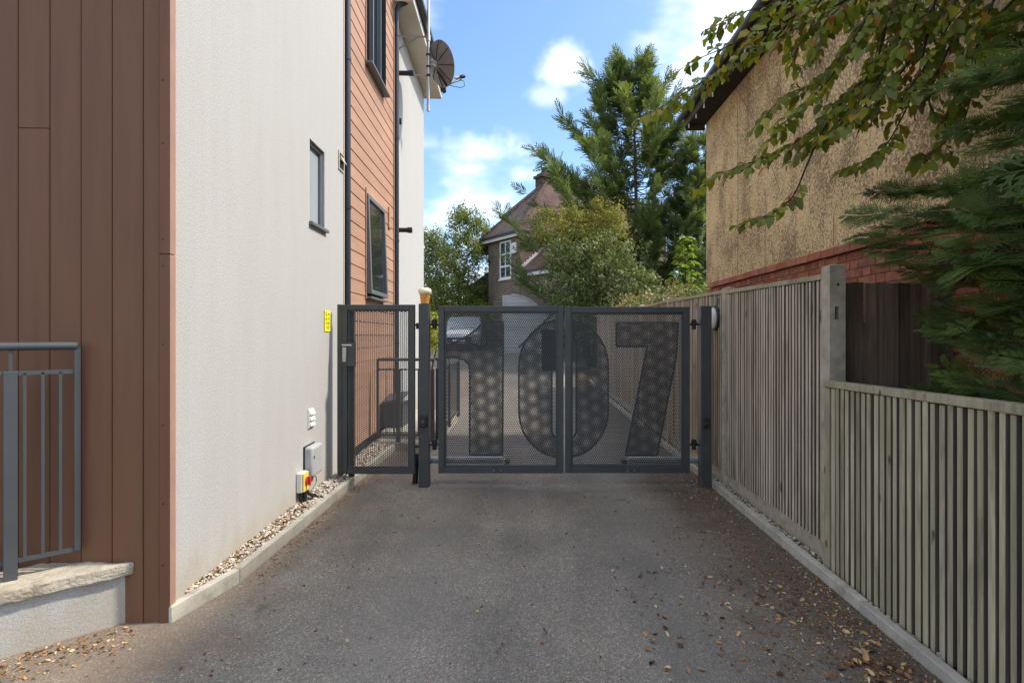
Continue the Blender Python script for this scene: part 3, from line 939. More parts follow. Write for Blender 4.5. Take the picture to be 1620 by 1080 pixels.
onwall(MB().bx(.002, .052, 0, .115, 0, .165), 1.64, .185).build('housing', M['white_plastic'], t, bevel=.008)
onwall(MB().bx(.0525, .066, .004, .111, .004, .161), 1.64, .185).build('cover', M['yellow'], t, bevel=.006)
onwall(MB().lathe([(.035, 0), (.033, .014), (.028, .016)], (.066, .058, .09), (1, 0, 0), 18), 1.64, .185).build('dial', M['red'], t)
onwall(MB().bx(.082, .102, .046, .07, .05, .13), 1.64, .185).build('handle', M['red'], t, bevel=.005)
onwall(MB().tube([(.03, .03, 0), (.03, .03, -.15)], .014, 10), 1.64, .185).build('gland', M['black'], t, smooth=True)
onwall(MB().tube([(.045, .075, 0), (.045, .075, -.09)], [.022, .016], 10), 1.64, .185).build('gland', M['black'], t, smooth=True)
t = thing('conduit', 'black corrugated cable conduit curling from the isolator into the gravel', 'conduit', L_(.06, 1.8, .05))
pth = [L_(.05, 1.74, .19), L_(.06, 1.755, .15), L_(.075, 1.79, .125), L_(.085, 1.84, .11), L_(.09, 1.89, .075), L_(.095, 1.91, .03)]
dense = []
for a, b in zip(pth, pth[1:]):
    for i in range(6): dense.append(a.lerp(b, i / 6))
MB().tube(dense, [.015 if i % 2 else .0125 for i in range(len(dense))], 10).build('hose', M['black'], t, smooth=True)
MB().lathe([(.03, 0), (.018, .03)], L_(.095, 1.91, .03), (0, 0, 1), 12).build('collar', M['black'], t)
MB().tube([L_(.08, 1.76, .29), L_(.09, 1.85, .27), L_(.085, 1.88, .22), L_(.075, 1.82, .17), L_(.06, 1.76, .155)], .004, 6).build('loose_wire', M['black'], t, smooth=True)

# yellow notice
t = thing('warning_sign', 'small yellow notice with dark print on the white wall beside the gate', 'sign', L_(.0, 2.40, 1.54))
onwall(MB().bx(.001, .006, 0, .165, 0, .205), 2.32, 1.535).build('plate', M['sign_yellow'], t)
onwall(MB().bx(.0, .0005, -.006, .165, -.006, .205), 2.32, 1.535).build('back_edge', M['black'], t)
mk = MB()
for (a, b, c, d) in ((.03, .045, .15, .19), (.045, .07, .15, .157), (.09, .135, .16, .165), (.09, .135, .172, .177), (.09, .097, .16, .177), (.128, .135, .16, .177),
                     (.025, .055, .11, .128), (.085, .09, .125, .14), (.085, .13, .118, .125), (.123, .13, .118, .14),
                     (.03, .036, .07, .092), (.03, .065, .07, .075), (.03, .065, .088, .092), (.075, .08, .07, .092), (.075, .11, .07, .076), (.075, .11, .088, .092), (.104, .11, .07, .092), (.12, .14, .086, .094), (.12, .126, .066, .086),
                     (.045, .05, .03, .055), (.045, .075, .03, .036), (.07, .075, .03, .046), (.085, .09, .025, .055), (.085, .115, .025, .03), (.085, .115, .05, .055), (.11, .115, .025, .055)):
    mk.bx(.006, .0068, a, b, c, d)
onwall(mk, 2.32, 1.535).build('print', M['print_black'], t)

# ------------------------------------------------------------------ satellite dish on its mast
t = thing('satellite_dish', 'grey satellite dish seen from behind on a wall-bracketed steel mast', 'satellite dish', L_(.3, 5.9, 5.2))
ud = U3 + .62
mx_, mz = .40, 0


def LW(n, u, z): return L_(n, u, z)


MB().tube([LW(mx_, ud, 5.27), LW(mx_, ud, 7.6)], .027, 14).build('mast', M['galv'], t, smooth=True)
MB().lathe([(.036, -.05), (.036, .05)], LW(mx_, ud, 6.50), (0, 0, 1), 14).build('mast_sleeve', M['galv'], t)
for z in (6.52, 5.87):
    a = MB().tube([LW(-.10, ud - .02, z), LW(mx_ - .02, ud, z)], .018, 4).tube([LW(-.10, ud - .02, z - .22), LW(.22, ud, z - .01)], .012, 4) if z > 6 else MB().tube([LW(-.10, ud - .02, z), LW(mx_ - .02, ud, z)], .018, 4)
    b = a.build('bracket', M['galv'], t)
    MB().bx(-.1, .1, -.05, .05, -.1, .1)
    MB().lathe([(.034, -.02), (.034, .02)], LW(mx_, ud, z), (0, 0, 1), 12).build('u_bolt', M['black'], b)
dc = LW(.60, ud + .10, 6.12)
ax = Vector((.72, .60, .36)).normalized()
pr = [(r, -.085 + .085 * (r / .365) ** 2) for r in (0.001, .08, .16, .24, .31, .355, .365)]
pr = pr + [(.368, .006), (.362, .012)] + [(r, -.075 + .085 * (r / .365) ** 2) for r in (.34, .24, .12, .002)]
dish = MB().lathe(pr, dc, ax, 36).build('reflector', M['dish'], t, smooth=True)
q = ax.to_track_quat('Z', 'Y')
for k in range(8):
    an = math.pi / 8 + k * math.pi / 4
    pts_ = [dc + q @ Vector((r * math.cos(an), r * math.sin(an), -.094 + .085 * (r / .365) ** 2)) for r in (.07, .2, .36)]
    MB().tube(pts_, .006, 5).build('rib', M['black'], dish)
MB().tube([dc - ax * .09, LW(mx_ + .03, ud, 6.12)], .045, 8).build('mount', M['galv'], t)
for dz in (-.10, .10):
    MB().lathe([(.04, -.012), (.04, .012)], LW(mx_, ud, 6.12 + dz), (0, 0, 1), 12).build('clamp', M['black'], t)
low = dc + q @ Vector((0, -.34, 0)) if (q @ Vector((0, 1, 0))).z > 0 else dc + q @ Vector((0, .34, 0))
tip = dc + ax * .42 - Vector((0, 0, .30))
MB().tube([dc - ax * .08 - Vector((0, 0, .12)), low - ax * .03, tip], [.02, .02, .014], 8).build('feed_arm', M['black'], t, smooth=True)
MB().tube([low - ax * .02 + Vector((0, 0, .03)), low + ax * .05, tip + Vector((.02, 0, .02))], .010, 6).build('feed_arm', M['galv'], t, smooth=True)
for dx in (-.06, .03):
    c_ = tip + Vector((dx, .0, .05 + dx * .3))
    MB().lathe([(.03, -.05), (.034, 0), (.02, .05)], c_, -ax, 12).build('receiver_head', M['grey_plastic'] if dx < 0 else M['black'], t, smooth=True)
MB().tube([tip, tip + Vector((.06, 0, -.03)), tip + Vector((.07, .02, -.10)), tip + Vector((.0, .02, -.13)), low], .006, 6).build('cable', M['black'], t, smooth=True)

# ------------------------------------------------------------------ low wall with stone coping, front railing
def PL(s, o_, z):
    """along the low wall from its corner, o_ outwards"""
    tdir = Vector((-.745, -.667, 0)); nd = Vector((.667, -.745, 0))
    return Vector((-2.105, 2.815, 0)) + tdir * s + nd * o_ + Vector((0, 0, z))


def slab(s0, s1, o0, o1, z0, z1, name, mat, par, clip=2.806, bev=.0):
    poly = [PL(s0, o0, 0), PL(s1, o0, 0), PL(s1, o1, 0), PL(s0, o1, 0)]
    out = []
    for a, b in zip(poly, poly[1:] + poly[:1]):
        if a.y <= clip: out.append(a)
        if (a.y <= clip) != (b.y <= clip):
            k = (clip - a.y) / (b.y - a.y); out.append(a.lerp(b, k))
    # close to the building corner the slab is also stopped
    return MB().prism([(p.x, p.y) for p in out], z0, z1, lambda a, b, c: (a, b, c)).build(name, mat, par, bevel=bev)


t = thing('low_wall', 'low rendered plinth wall with weathered stone coping below the front railing', 'wall', PL(.4, -.1, 0))
slab(-.35, 3.0, -.24, 0, -.05, .252, 'plinth', M['render'], t)
cp = slab(-.36, 1.35, -.275, .032, .2525, .318, 'coping', M['coping'], t, bev=.008)
slab(1.356, 3.0, -.275, .032, .2525, .317, 'coping', M['coping'], t, bev=.008)
for o in t.children:
    if o.name.startswith('coping'):
        s = o.modifiers.new('sub', 'SUBSURF'); s.subdivision_type = 'SIMPLE'; s.levels = 5; s.render_levels = 5
        tx = bpy.data.textures.new('coping_chips', 'CLOUDS'); tx.noise_scale = .06; tx.noise_depth = 3
        d = o.modifiers.new('chips', 'DISPLACE'); d.texture = tx; d.strength = .016; d.mid_level = .55; d.texture_coords = 'GLOBAL'


def railing(name, label, A, B, z0, z1, nb, posts, mat, grp=None, end_post=True):
    """handrail tube, two flat rails, posts at the fractions given and balusters between"""
    A, B = Vector(A), Vector(B)
    A.z = B.z = 0
    t = thing(name, label, 'railing', (*A.lerp(B, .5).xy, z0), group=grp)
    dv = (B - A).normalized(); an = math.atan2(dv.y, dv.x); Mx = Matrix.Rotation(an, 3, 'Z')
    ln = (B - A).length; mid = A.lerp(B, .5)
    MB().tube([A + Vector((0, 0, z1)), B + Vector((0, 0, z1))], .021, 14).build('handrail', mat, t, smooth=True)
    MB().box(mid + Vector((0, 0, z1 - .13)), (ln, .012, .02), Mx).build('top_rail', mat, t)
    MB().box(mid + Vector((0, 0, z0 + .09)), (ln, .012, .02), Mx).build('bottom_rail', mat, t)
    for f in posts:
        p = A.lerp(B, f)
        o = MB().box(p + Vector((0, 0, (z0 + z1 - .12) / 2)), (.05, .05, z1 - .12 - z0), Mx).build('post', mat, t, bevel=.003)
        MB().box(p + Vector((0, 0, z1 - .07)), (.014, .014, .10), Mx).build('stem', mat, o)
    if end_post:
        MB().box(A + Vector((0, 0, (z0 + .08 + z1) / 2)), (.024, .024, z1 - z0 - .09), Mx).build('end_bar', mat, t)
    for i in range(1, nb):
        f = i / nb
        if any(abs(f - q) * ln < .05 for q in posts): continue
        p = A.lerp(B, f)
        MB().box(p + Vector((0, 0, (z0 + .1 + z1 - .13) / 2)), (.012, .012, z1 - .13 - z0 - .1), Mx).build('baluster', mat, t)
    return t


railing('railing', 'dark grey metal railing on the stone coping beside the brown cladding', (-2.33, 2.765, 0), (-4.33, 1.05, 0), .313, 1.445, 40, (.094, .62), M['rail'])

# ------------------------------------------------------------------ gate
GY = 5.35


def G(px, py):
    p = P(px, py, GY)
    return p.x, p.z


def inpoly(x, z, poly):
    ins = np.zeros(len(x), bool)
    n = len(poly)
    for i in range(n):
        x0, z0 = poly[i]; x1, z1 = poly[(i + 1) % n]
        c = (z0 > z) != (z1 > z)
        with np.errstate(divide='ignore', invalid='ignore'):
            xi = (x1 - x0) * (z - z0) / (z1 - z0) + x0
        ins ^= c & (x < xi)
    return ins


def perforated(name, x0, x1, z0, z1, y, a, hr, ang, mat, par, keep=None, th=.002):
    """a sheet with real holes on a triangular lattice of pitch a"""
    c, s = math.cos(ang), math.sin(ang)
    cx, cz = (x0 + x1) / 2, (z0 + z1) / 2
    rr = math.hypot(x1 - x0, z1 - z0) / 2 + a
    nn = int(rr / a) + 2
    I, J = np.meshgrid(np.arange(-nn * 2, nn * 2), np.arange(-nn * 2, nn * 2))
    lx = (I + .5 * J).ravel() * a; lz = (J * math.sqrt(3) / 2).ravel() * a
    X = cx + lx * c - lz * s; Z = cz + lx * s + lz * c
    k = (X > x0) & (X < x1) & (Z > z0) & (Z < z1)
    if keep is not None: k &= keep(X, Z)
    X, Z = X[k], Z[k]
    an = np.radians(30 + 60 * np.arange(6)) + ang
    ro = a / math.sqrt(3)
    ring = lambda r, yy: np.stack([X[:, None] + r * np.cos(an), np.full((len(X), 6), yy), Z[:, None] + r * np.sin(an)], 2)
    V = np.concatenate([ring(ro, y), ring(hr, y), ring(hr, y + th), ring(ro, y + th)], 1).reshape(-1, 3)
    b = np.arange(len(X))[:, None] * 24
    fs = []
    for i in range(6):
        j = (i + 1) % 6
        fs += [(i, j, 6 + j, 6 + i), (6 + i, 6 + j, 12 + j, 12 + i), (12 + i, 12 + j, 18 + j, 18 + i)]
    F = (b[:, :, None] + np.array(fs)[None]).reshape(-1, 4)
    return link(name, np_mesh(name, V, F, mat), par)


def frame(par, x0, x1, z0, z1, w, y0, y1, mat, lip=True):
    for (a, b, c, d) in ((x0, x0 + w, z0, z1), (x1 - w, x1, z0, z1)):
        MB().bx(a, b, y0, y1, c, d).build('stile', mat, par, bevel=.003)
    for (c, d) in ((z0, z0 + w), (z1 - w, z1)):
        MB().bx(x0 + w + .0005, x1 - w - .0005, y0 + .001, y1 - .001, c, d).build('rail', mat, par, bevel=.003)
    if lip:
        l = .018
        for (a, b, c, d) in ((x0 + w, x0 + w + l, z0 + w, z1 - w), (x1 - w - l, x1 - w, z0 + w, z1 - w)):
            MB().bx(a + .0004, b, (y0 + y1) / 2 - .006, y1 - .002, c + .001, d - .001).build('glazing_bead', mat, par)
        for (c, d) in ((z0 + w, z0 + w + l), (z1 - w - l, z1 - w)):
            MB().bx(x0 + w + l, x1 - w - l, (y0 + y1) / 2 - .006, y1 - .002, c + .0004, d - .0004).build('glazing_bead', mat, par)


PITCH, HOLE = .0216, .0086
one = [G(*q) for q in [(704, 545), (718, 542), (733, 534.5), (746, 526.5), (757, 517.5), (763, 510), (796, 509), (795, 719.5), (743, 719.5), (743, 585), (741, 576), (735, 569.5), (722, 566), (704, 565)]]
seven = [G(*q) for q in [(975.4, 510.4), (1073.2, 510.4), (1070.5, 565), (1040, 720), (990.2, 720), (1024.6, 548), (975.4, 548)]]


def rrect(x0, x1, y0, y1, rx, ry, n=10, p=2.0):
    out = []
    for cx, cy, a0 in ((x1 - rx, y0 + ry, -90), (x1 - rx, y1 - ry, 0), (x0 + rx, y1 - ry, 90), (x0 + rx, y0 + ry, 180)):
        for i in range(n + 1):
            t = R(a0 + 90 * i / n); cc, ss_ = math.cos(t), math.sin(t)
            out.append((cx + rx * math.copysign(abs(cc) ** (2 / p), cc), cy + ry * math.copysign(abs(ss_) ** (2 / p), ss_)))
    return out


zero_o = [G(*q) for q in rrect(821, 962.5, 505.5, 724, 68, 74)]
zero_i = [G(*q) for q in rrect(873, 912, 531, 695, 15, 15)]
ROT = R(9.3)


def rim(path, y, par, clip=None, w=.017, closed=True):
    """flat bar bent along the edge of a numeral"""
    pts_ = list(path) + ([path[0]] if closed else [])
    runs, cur = [], []
    for x, z in pts_:
        if clip is None or clip[0] <= x <= clip[1]: cur.append((x, z))
        else:
            if len(cur) > 1: runs.append(cur)
            cur = []
    if len(cur) > 1: runs.append(cur)
    for run in runs:
        m = MB()
        n = len(run)
        sides = []
        for i, (x, z) in enumerate(run):
            a = run[max(i - 1, 0)]; b = run[min(i + 1, n - 1)]
            if closed and clip is None and i in (0, n - 1): a, b = run[-2], run[1]
            dx, dz = b[0] - a[0], b[1] - a[1]; l = math.hypot(dx, dz) or 1
            sides.append((-dz / l * w * .5, dx / l * w * .5))
        vs = []
        for (x, z), (ox, oz) in zip(run, sides):
            vs += [(x + ox, y, z + oz), (x - ox, y, z - oz), (x - ox, y + .012, z - oz), (x + ox, y + .012, z + oz)]
        fs = []
        for i in range(n - 1):
            for k in range(4):
                fs.append((i * 4 + k, i * 4 + (k + 1) % 4, i * 4 + 4 + (k + 1) % 4, i * 4 + 4 + k))
        m.add(vs, fs).build('numeral_edge', M['anthracite_digit'], par)


def densify(poly, step=.03):
    out = []
    for (x0, z0), (x1, z1) in zip(poly, poly[1:] + poly[:1]):
        k = max(1, int(math.hypot(x1 - x0, z1 - z0) / step))
        out += [(x0 + (x1 - x0) * i / k, z0 + (z1 - z0) * i / k) for i in range(k)]
    return out


def leaf(label, a, b, zt, zb, y=GY):
    x0, x1 = G(a, 0)[0], G(b, 0)[0]
    z1, z0 = G(0, zt)[1], G(0, zb)[1]
    t = thing('gate_leaf', label, 'gate', ((x0 + x1) / 2, y, z0), group='driveway gate leaves')
    frame(t, x0, x1, z0, z1, .058, y - .025, y + .025, M['anthracite'])
    perforated('mesh_panel', x0 + .05, x1 - .05, z0 + .05, z1 - .05, y + .004, PITCH, HOLE, 0, M['anthracite_mesh_lit'], t)
    return t, x0, x1, z0, z1


gl_, x0, x1, z0, z1 = leaf('left leaf of the dark grey mesh gate with the numeral 1', 694, 891.3, 484, 747.5)
perforated('numeral', x0 + .05, x1, z0, z1, GY + .016, PITCH, .0074, ROT, M['anthracite_digit'], gl_, lambda X, Z: inpoly(X, Z, one))
rim(densify(one), GY + .012, gl_, (x0 + .05, x1))
cl0 = (x0 + .06, x1 - .058)
perforated('numeral', x0, x1 - .06, z0, z1, GY + .016, PITCH, .0074, ROT, M['anthracite_digit'], gl_, lambda X, Z: inpoly(X, Z, zero_o) & ~inpoly(X, Z, zero_i))
rim(densify(zero_o), GY + .012, gl_, cl0); rim(densify(zero_i), GY + .012, gl_, cl0)
a_, b_ = G(857, 587), G(890, 521)
MB().bx(a_[0], b_[0], GY + .029, GY + .085, a_[1], b_[1]).build('lock_box', M['black'], gl_, bevel=.006)
MB().bx(x1 - .012, x1 + .004, GY - .026, GY - .0255, z0, z1)
gr_, x0, x1, z0, z1 = leaf('right leaf of the dark grey mesh gate with the numeral 7', 894, 1090.3, 485.5, 747)
perforated('numeral', x0 + .05, x1, z0, z1, GY + .016, PITCH, .0074, ROT, M['anthracite_digit'], gr_, lambda X, Z: inpoly(X, Z, seven))
rim(densify(seven), GY + .012, gr_)
cl0 = (x0 + .058, x1 - .06)
perforated('numeral', x0 + .06, x1, z0, z1, GY + .016, PITCH, .0074, ROT, M['anthracite_digit'], gr_, lambda X, Z: inpoly(X, Z, zero_o) & ~inpoly(X, Z, zero_i))
rim(densify(zero_o), GY + .012, gr_, cl0); rim(densify(zero_i), GY + .012, gr_, cl0)
for t, xs_ in ((gl_, (781, 793)), (gr_, (992, 1003))):
    for q in xs_:
        x, z = G(q, 743)
        MB().lathe([(.006, 0), (.005, .003)], (x, GY - .026, z), (0, -1, 0), 8).build('bolt', M['galv'], t)

# fixed side panel beside the wall
x0, x1 = G(542.5, 0)[0], G(656.5, 0)[0]; z1, z0 = G(0, 482)[1], G(0, 748.5)[1]
sp = thing('side_gate', 'narrow dark grey mesh side gate with keypad lock beside the white wall', 'gate', ((x0 + x1) / 2, GY, z0))
frame(sp, x0, x1, z0, z1, .050, GY - .025, GY + .025, M['anthracite'])
perforated('mesh_panel', x0 + .044, x1 - .044, z0 + .044, z1 - .044, GY + .004, PITCH, HOLE, R(30), M['anthracite_mesh_lit'], sp)
MB().bx(G(534.5, 0)[0], x0 - .003, GY - .02, GY + .03, z0 - .02, z1 + .002).build('wall_post', M['anthracite'], sp, bevel=.003)
MB().bx(x0 + .045, x0 + .10, GY + .0255, GY + .06, .03, z1 - .02).build('stop_bar', M['black'], sp)
lx0, lz0 = G(543, 579); lx1, lz1 = G(564.5, 541)
kp = MB().bx(lx0, lx1, GY - .045, GY - .026, lz0, lz1).build('lock_case', M['anthracite'], sp, bevel=.003)
a_, b_ = G(545, 572), G(551, 549)
MB().bx(a_[0], b_[0], GY - .068, GY - .0455, a_[1], b_[1]).build('keypad', M['galv'], kp, bevel=.006)
a_, b_ = G(543.5, 546.5), G(558.5, 544.5)
MB().bx(a_[0], b_[0], GY - .049, GY - .0455, a_[1], b_[1]).build('label_strip', M['white_plastic'], kp)

# gate posts
def gate_post(label, a, b, zt, z0=0.0, y=GY - .01):
    x0, x1 = G(a, 0)[0], G(b, 0)[0]; z1 = G(0, zt)[1]
    t = thing('gate_post', label, 'gate post', ((x0 + x1) / 2, y, z0), group='gate posts')
    MB().bx(x0, x1, y - .05, y + .05, z0 - .05, z1).build('shaft', M['anthracite'], t, bevel=.004)
    MB().bx(x0 + .001, x1 - .001, y - .049, y + .049, z1 + .0005, z1 + .004).build('cap', M['anthracite'], t)
    return t


pl_ = gate_post('left gate post, square dark grey steel with amber beacon on top', 664, 680, 481.5)
pr_ = gate_post('right gate post, square dark grey steel beside the timber fence', 1106, 1123, 485)
for t, s, px in ((pl_, 1, (680, 694)), (pr_, -1, (1090.5, 1106))):
    for py in (513, 703):
        a, z = G(px[0], py); b, _ = G(px[1], py)
        h = MB().tube([(a, GY + .005, z), (b, GY + .005, z)], .011, 8).build('hinge', M['black'], t)
        c = (a + b) / 2
        MB().lathe([(.022, -.05), (.022, .05)], (c, GY + .012, z), (0, 0, 1), 12).build('hinge_pin', M['black'], h)
        MB().lathe([(.03, -.012), (.03, .012)], (c, GY + .012, z + .02), (0, 0, 1), 6).build('nut', M['black'], h)
a, z = G(656.5, 514); b, _ = G(664, 514)
h = MB().tube([(a, GY, z), (b, GY, z)], .009, 8).build('hinge', M['black'], pl_)
MB().lathe([(.014, -.04), (.014, .02)], ((a + b) / 2, GY, z), (0, 0, 1), 10).build('hinge_pin', M['black'], h)
a, z = G(656.5, 706); b, _ = G(664, 706)
MB().tube([(a, GY, z), (b, GY, z)], .012, 8).build('hinge', M['black'], pl_)
for t, px, py in ((pl_, (664.6, 678.5), (655, 674)), (pr_, (1108, 1117), (657, 675))):
    a, z0 = G(px[0], py[1]); b, z1 = G(px[1], py[0])
    o = MB().bx(a, b, GY - .10, GY - .0605, z0, z1).build('photocell', M['black'], t, bevel=.012, segs=3)
    MB().lathe([(.022, 0), (.018, .006)], ((a + b) / 2, GY - .1, (z0 + z1) / 2), (0, -1, 0), 14).build('lens', M['glass'], o)

# beacon
bx_, bz = G(672.5, 481)
bt = thing('beacon_lamp', 'amber gate beacon with cream top standing on the left gate post', 'lamp', (bx_, GY - .01, bz))
MB().lathe([(.040, .004), (.043, .03), (.050, .095), (.052, .10)], (bx_, GY - .01, bz), (0, 0, 1), 20).build('lens', M['amber'], bt, smooth=True)
MB().lathe([(.055, .1005), (.066, .118), (.066, .132), (.058, .150), (.034, .160), (.002, .163)], (bx_, GY - .01, bz), (0, 0, 1), 20).build('dome', M['cream'], bt, smooth=True)

# gate rams behind the leaves
for lab, a, b in (('silver gate ram behind the foot of the left gate leaf', 681, 803), ('silver gate ram behind the foot of the right gate leaf', 985, 1108)):
    left = a < 800
    p = P(a, 727, GY + .17); q = P(b, 727, GY + .17)
    t = thing('gate_ram', lab, 'gate motor', ((p.x + q.x) / 2, GY + .17, p.z), group='gate motors')
    w0, w1 = (p, p.lerp(q, .93)) if left else (q, q.lerp(p, .93))
    MB().tube([w0, w1], .036, 14).build('barrel', M['ram'], t, smooth=True)
    e = q if left else p
    MB().tube([w1, e], .013, 10).build('rod', M['galv'], t, smooth=True)
    MB().box(e + Vector((0, -.065, 0)), (.05, .09, .04)).build('bracket', M['black'], t)
    MB().box(w0 + Vector((-.02 if left else .02, -.05, 0)), (.10, .16, .012)).build('bracket', M['black'], t)
    MB().tube([w0 + Vector((0, 0, -.03)), w0 + Vector((-.03 if left else .03, .02, -.1)), w0 + Vector((-.06 if left else .06, .03, -.24))], .008, 6).build('cable', M['black'], t)
# conduit leg behind the left post
t = thing('cable_duct', 'dark cable duct rising behind the foot of the left gate post', 'conduit', (-1.16, 5.45, 0))
MB().tube([(-1.17, 5.45, -.02), (-1.16, 5.45, .16), (-1.13, 5.44, .27)], [.03, .026, .022], 10).build('duct', M['black'], t, smooth=True)
MB().bx(-1.19, -1.10, 5.40, 5.47, .255, .31).build('duct_head', M['black'], t, bevel=.008)

# ------------------------------------------------------------------ beyond the gate on the left: entrance railing, plinth, slatted bin
t = thing('entrance_step', 'low concrete entrance step beyond the side gate', 'step', (-1.63, 7.3, 0))
MB().bx(-2.02, -1.24, 6.98, 7.26, -.05, .10).build('tread', M['concrete'], t, bevel=.008)
MB().bx(-2.02, -1.26, 7.2605, 9.4, -.05, .20).build('landing', M['concrete'], t, bevel=.008)
railing('railing', 'grey entrance railing facing the side gate beyond the mesh', (-2.0, 7.05, 0), (-1.26, 7.05, 0), .10, 1.18, 7, (.36, .97), M['rail'], 'entrance railings')
railing('railing', 'grey entrance railing running away behind the left gate post', (-1.24, 7.12, 0), (-1.24, 9.3, 0), .10, 1.18, 16, (.03, .5, .98), M['rail'], 'entrance railings', False)
t = thing('slatted_bin', 'dark grey slatted bin with sloping lid beyond the side gate', 'bin', (-1.98, 7.75, .2))
bx0, bx1, by0, by1 = -2.07, -1.80, 7.55, 7.95
MB().bx(bx0, bx1, by0, by1, .202, .54).build('body', M['rail'], t)
for i in range(5):
    MB().bx(bx0 + .012 + i * .052, bx0 + .05 + i * .052, by0 - .012, by0 - .0005, .21, .53).build('slat', M['rail'], t, bevel=.003)
MB().add([(bx0 - .01, by0 - .03, .545), (bx1 + .02, by0 - .03, .60), (bx1 + .02, by1, .66), (bx0 - .01, by1, .62), (bx0 - .01, by0 - .03, .56), (bx1 + .02, by0 - .03, .62), (bx1 + .02, by1, .68), (bx0 - .01, by1, .64)],
         [(0, 3, 2, 1), (4, 5, 6, 7), (0, 1, 5, 4), (1, 2, 6, 5), (2, 3, 7, 6), (3, 0, 4, 7)]).build('lid', M['rail'], t)

# ------------------------------------------------------------------ fences on the right
FX = 1.945


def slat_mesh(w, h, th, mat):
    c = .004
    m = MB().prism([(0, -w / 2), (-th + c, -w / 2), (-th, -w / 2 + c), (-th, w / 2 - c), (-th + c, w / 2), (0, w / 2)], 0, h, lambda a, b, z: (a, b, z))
    me = m.mesh('slat', [mat, M['slat_side_shade']])
    for p in me.polygons:                       # slat sides coloured dark to paint the shade of the gaps
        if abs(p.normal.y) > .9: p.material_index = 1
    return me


def fence_panel(label, ya, yb, z0a, z1a, z0b, z1b, mat, pitch, w, gravel=True, cap_h=.04, endw=0, dense=True, x=FX):
    """slats on a boarded back between two posts; heights at both ends"""
    t = thing('slatted_fence', label, 'fence', (x, (ya + yb) / 2, z0a), group='slatted fence panels')
    sl = (z1b - z1a) / (yb - ya)
    q = [(ya, z0a), (yb, z0b), (yb, z1b - cap_h), (ya, z1a - cap_h)]
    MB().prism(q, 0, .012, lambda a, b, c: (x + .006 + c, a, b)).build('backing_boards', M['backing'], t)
    q = [(ya - .004, z1a - cap_h), (yb + .004, z1b - cap_h), (yb + .004, z1b), (ya - .004, z1a)]
    MB().prism(q, 0, .074, lambda a, b, c: (x - .052 + c, a, b)).build('capping', M['cap'], t, bevel=.004)
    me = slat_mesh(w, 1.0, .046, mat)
    y = ya + w * .7 + endw
    k = 0
    while y < yb - w * .4:
        f = (y - ya) / (yb - ya)
        zb_, zt_ = z0a + (z0b - z0a) * f, z1a + (z1b - z1a) * f - cap_h - .001
        o = link('slat', me, t)
        o.location = (x + .003 + random.uniform(-.003, .0), y, zb_ + .005 + random.uniform(-.004, .004)); o.scale = (1, random.uniform(.80, 1.20), zt_ - zb_ - .006 - random.uniform(0, .004))
        o.rotation_euler = (random.uniform(-.003, .003), 0, random.uniform(-.05, .05))
        y += pitch * random.uniform(.90, 1.10); k += 1
    if endw:
        for yy in ([yb - .026] if endw < 0 else [yb - .03]):
            o = MB().bx(x - .046, x + .003, yy - .03, yy + .028, z0b, z1b - cap_h - .001).build('end_batten', M['cap'], t, bevel=.003)
    if gravel:
        MB().prism([(ya, -.05), (yb, -.05), (yb, z0b - .002), (ya, z0a - .002)], 0, .05, lambda a, b, c: (x - .024 + c, a, b)).build('gravel_board', M['concrete_post'], t, bevel=.004)
    return t


def fence_post(label, y, z1, w=.10, hole=True, x=FX, d=.10):
    t = thing('fence_post', label, 'fence post', (x, y, 0), group='concrete fence posts')
    x0, x1, y0, y1 = x - w / 2, x + w / 2, y - d / 2, y + d / 2
    m = MB()
    ops = [(.032, .062, z1 - .34 + .1, z1 - .26 + .1)] if hole else []
    m.sheet((x0, y0, -.1), (1, 0, 0), (0, 0, 1), [0, w], [0, z1 + .1], ops, .085)
    m.sheet((x1, y0, -.1), (0, 1, 0), (0, 0, 1), [0, d], [0, z1 + .1])
    m.sheet((x1, y1, -.1), (-1, 0, 0), (0, 0, 1), [0, w], [0, z1 + .1])
    m.sheet((x0, y1, -.1), (0, -1, 0), (0, 0, 1), [0, d], [0, z1 + .1])
    c = (x, y, z1 + .018)
    m.add([(x0, y0, z1), (x1, y0, z1), (x1, y1, z1), (x0, y1, z1), c], [(0, 1, 4), (1, 2, 4), (2, 3, 4), (3, 0, 4)])
    m.build('shaft', M['concrete_post'], t)
    if hole:
        MB().lathe([(.009, 0), (.009, .0015)], (x + .002, y0, z1 - .12), (0, -1, 0), 10).build('hole_shade', M['black'], t)  # black disc painting the dark inside of a hole
    return t


YP = [3.45, 5.27, 7.42, 9.35, 11.3, 13.25, 15.2]
ZT = [1.895, 1.945, 1.99, 2.0, 2.03, 2.06, 2.10]
plab = ['tall concrete fence post with square slot between the low and tall panels', 'concrete fence post just in front of the right gate post',
        'first concrete fence post past the gate on the right', 'second concrete fence post past the gate on the right', 'third concrete fence post past the gate', 'fourth concrete fence post past the gate', 'farthest concrete fence post past the gate']
for y, z, lab in zip(YP, ZT, plab):
    fence_post(lab, y, z + (.045 if y < 4 else .012), .10, y < 4)
labs = ['tall weathered slatted fence panel in front of the gate on the right', 'slatted fence panel with the round light beside the right gate post',
        'second slatted fence panel past the gate', 'third slatted fence panel past the gate', 'fourth slatted fence panel past the gate', 'farthest slatted fence panel past the gate']
for i, lab in enumerate(labs):
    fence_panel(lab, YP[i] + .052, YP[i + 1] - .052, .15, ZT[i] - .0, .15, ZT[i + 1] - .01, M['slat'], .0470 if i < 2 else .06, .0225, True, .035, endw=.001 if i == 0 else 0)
fence_panel('low slatted fence panel with green algae at the front right', 1.56, 3.395, .03, 1.245, .03, 1.215, M['slat_green'], .0520, .0305, False, .04, endw=.001, x=FX - .045)
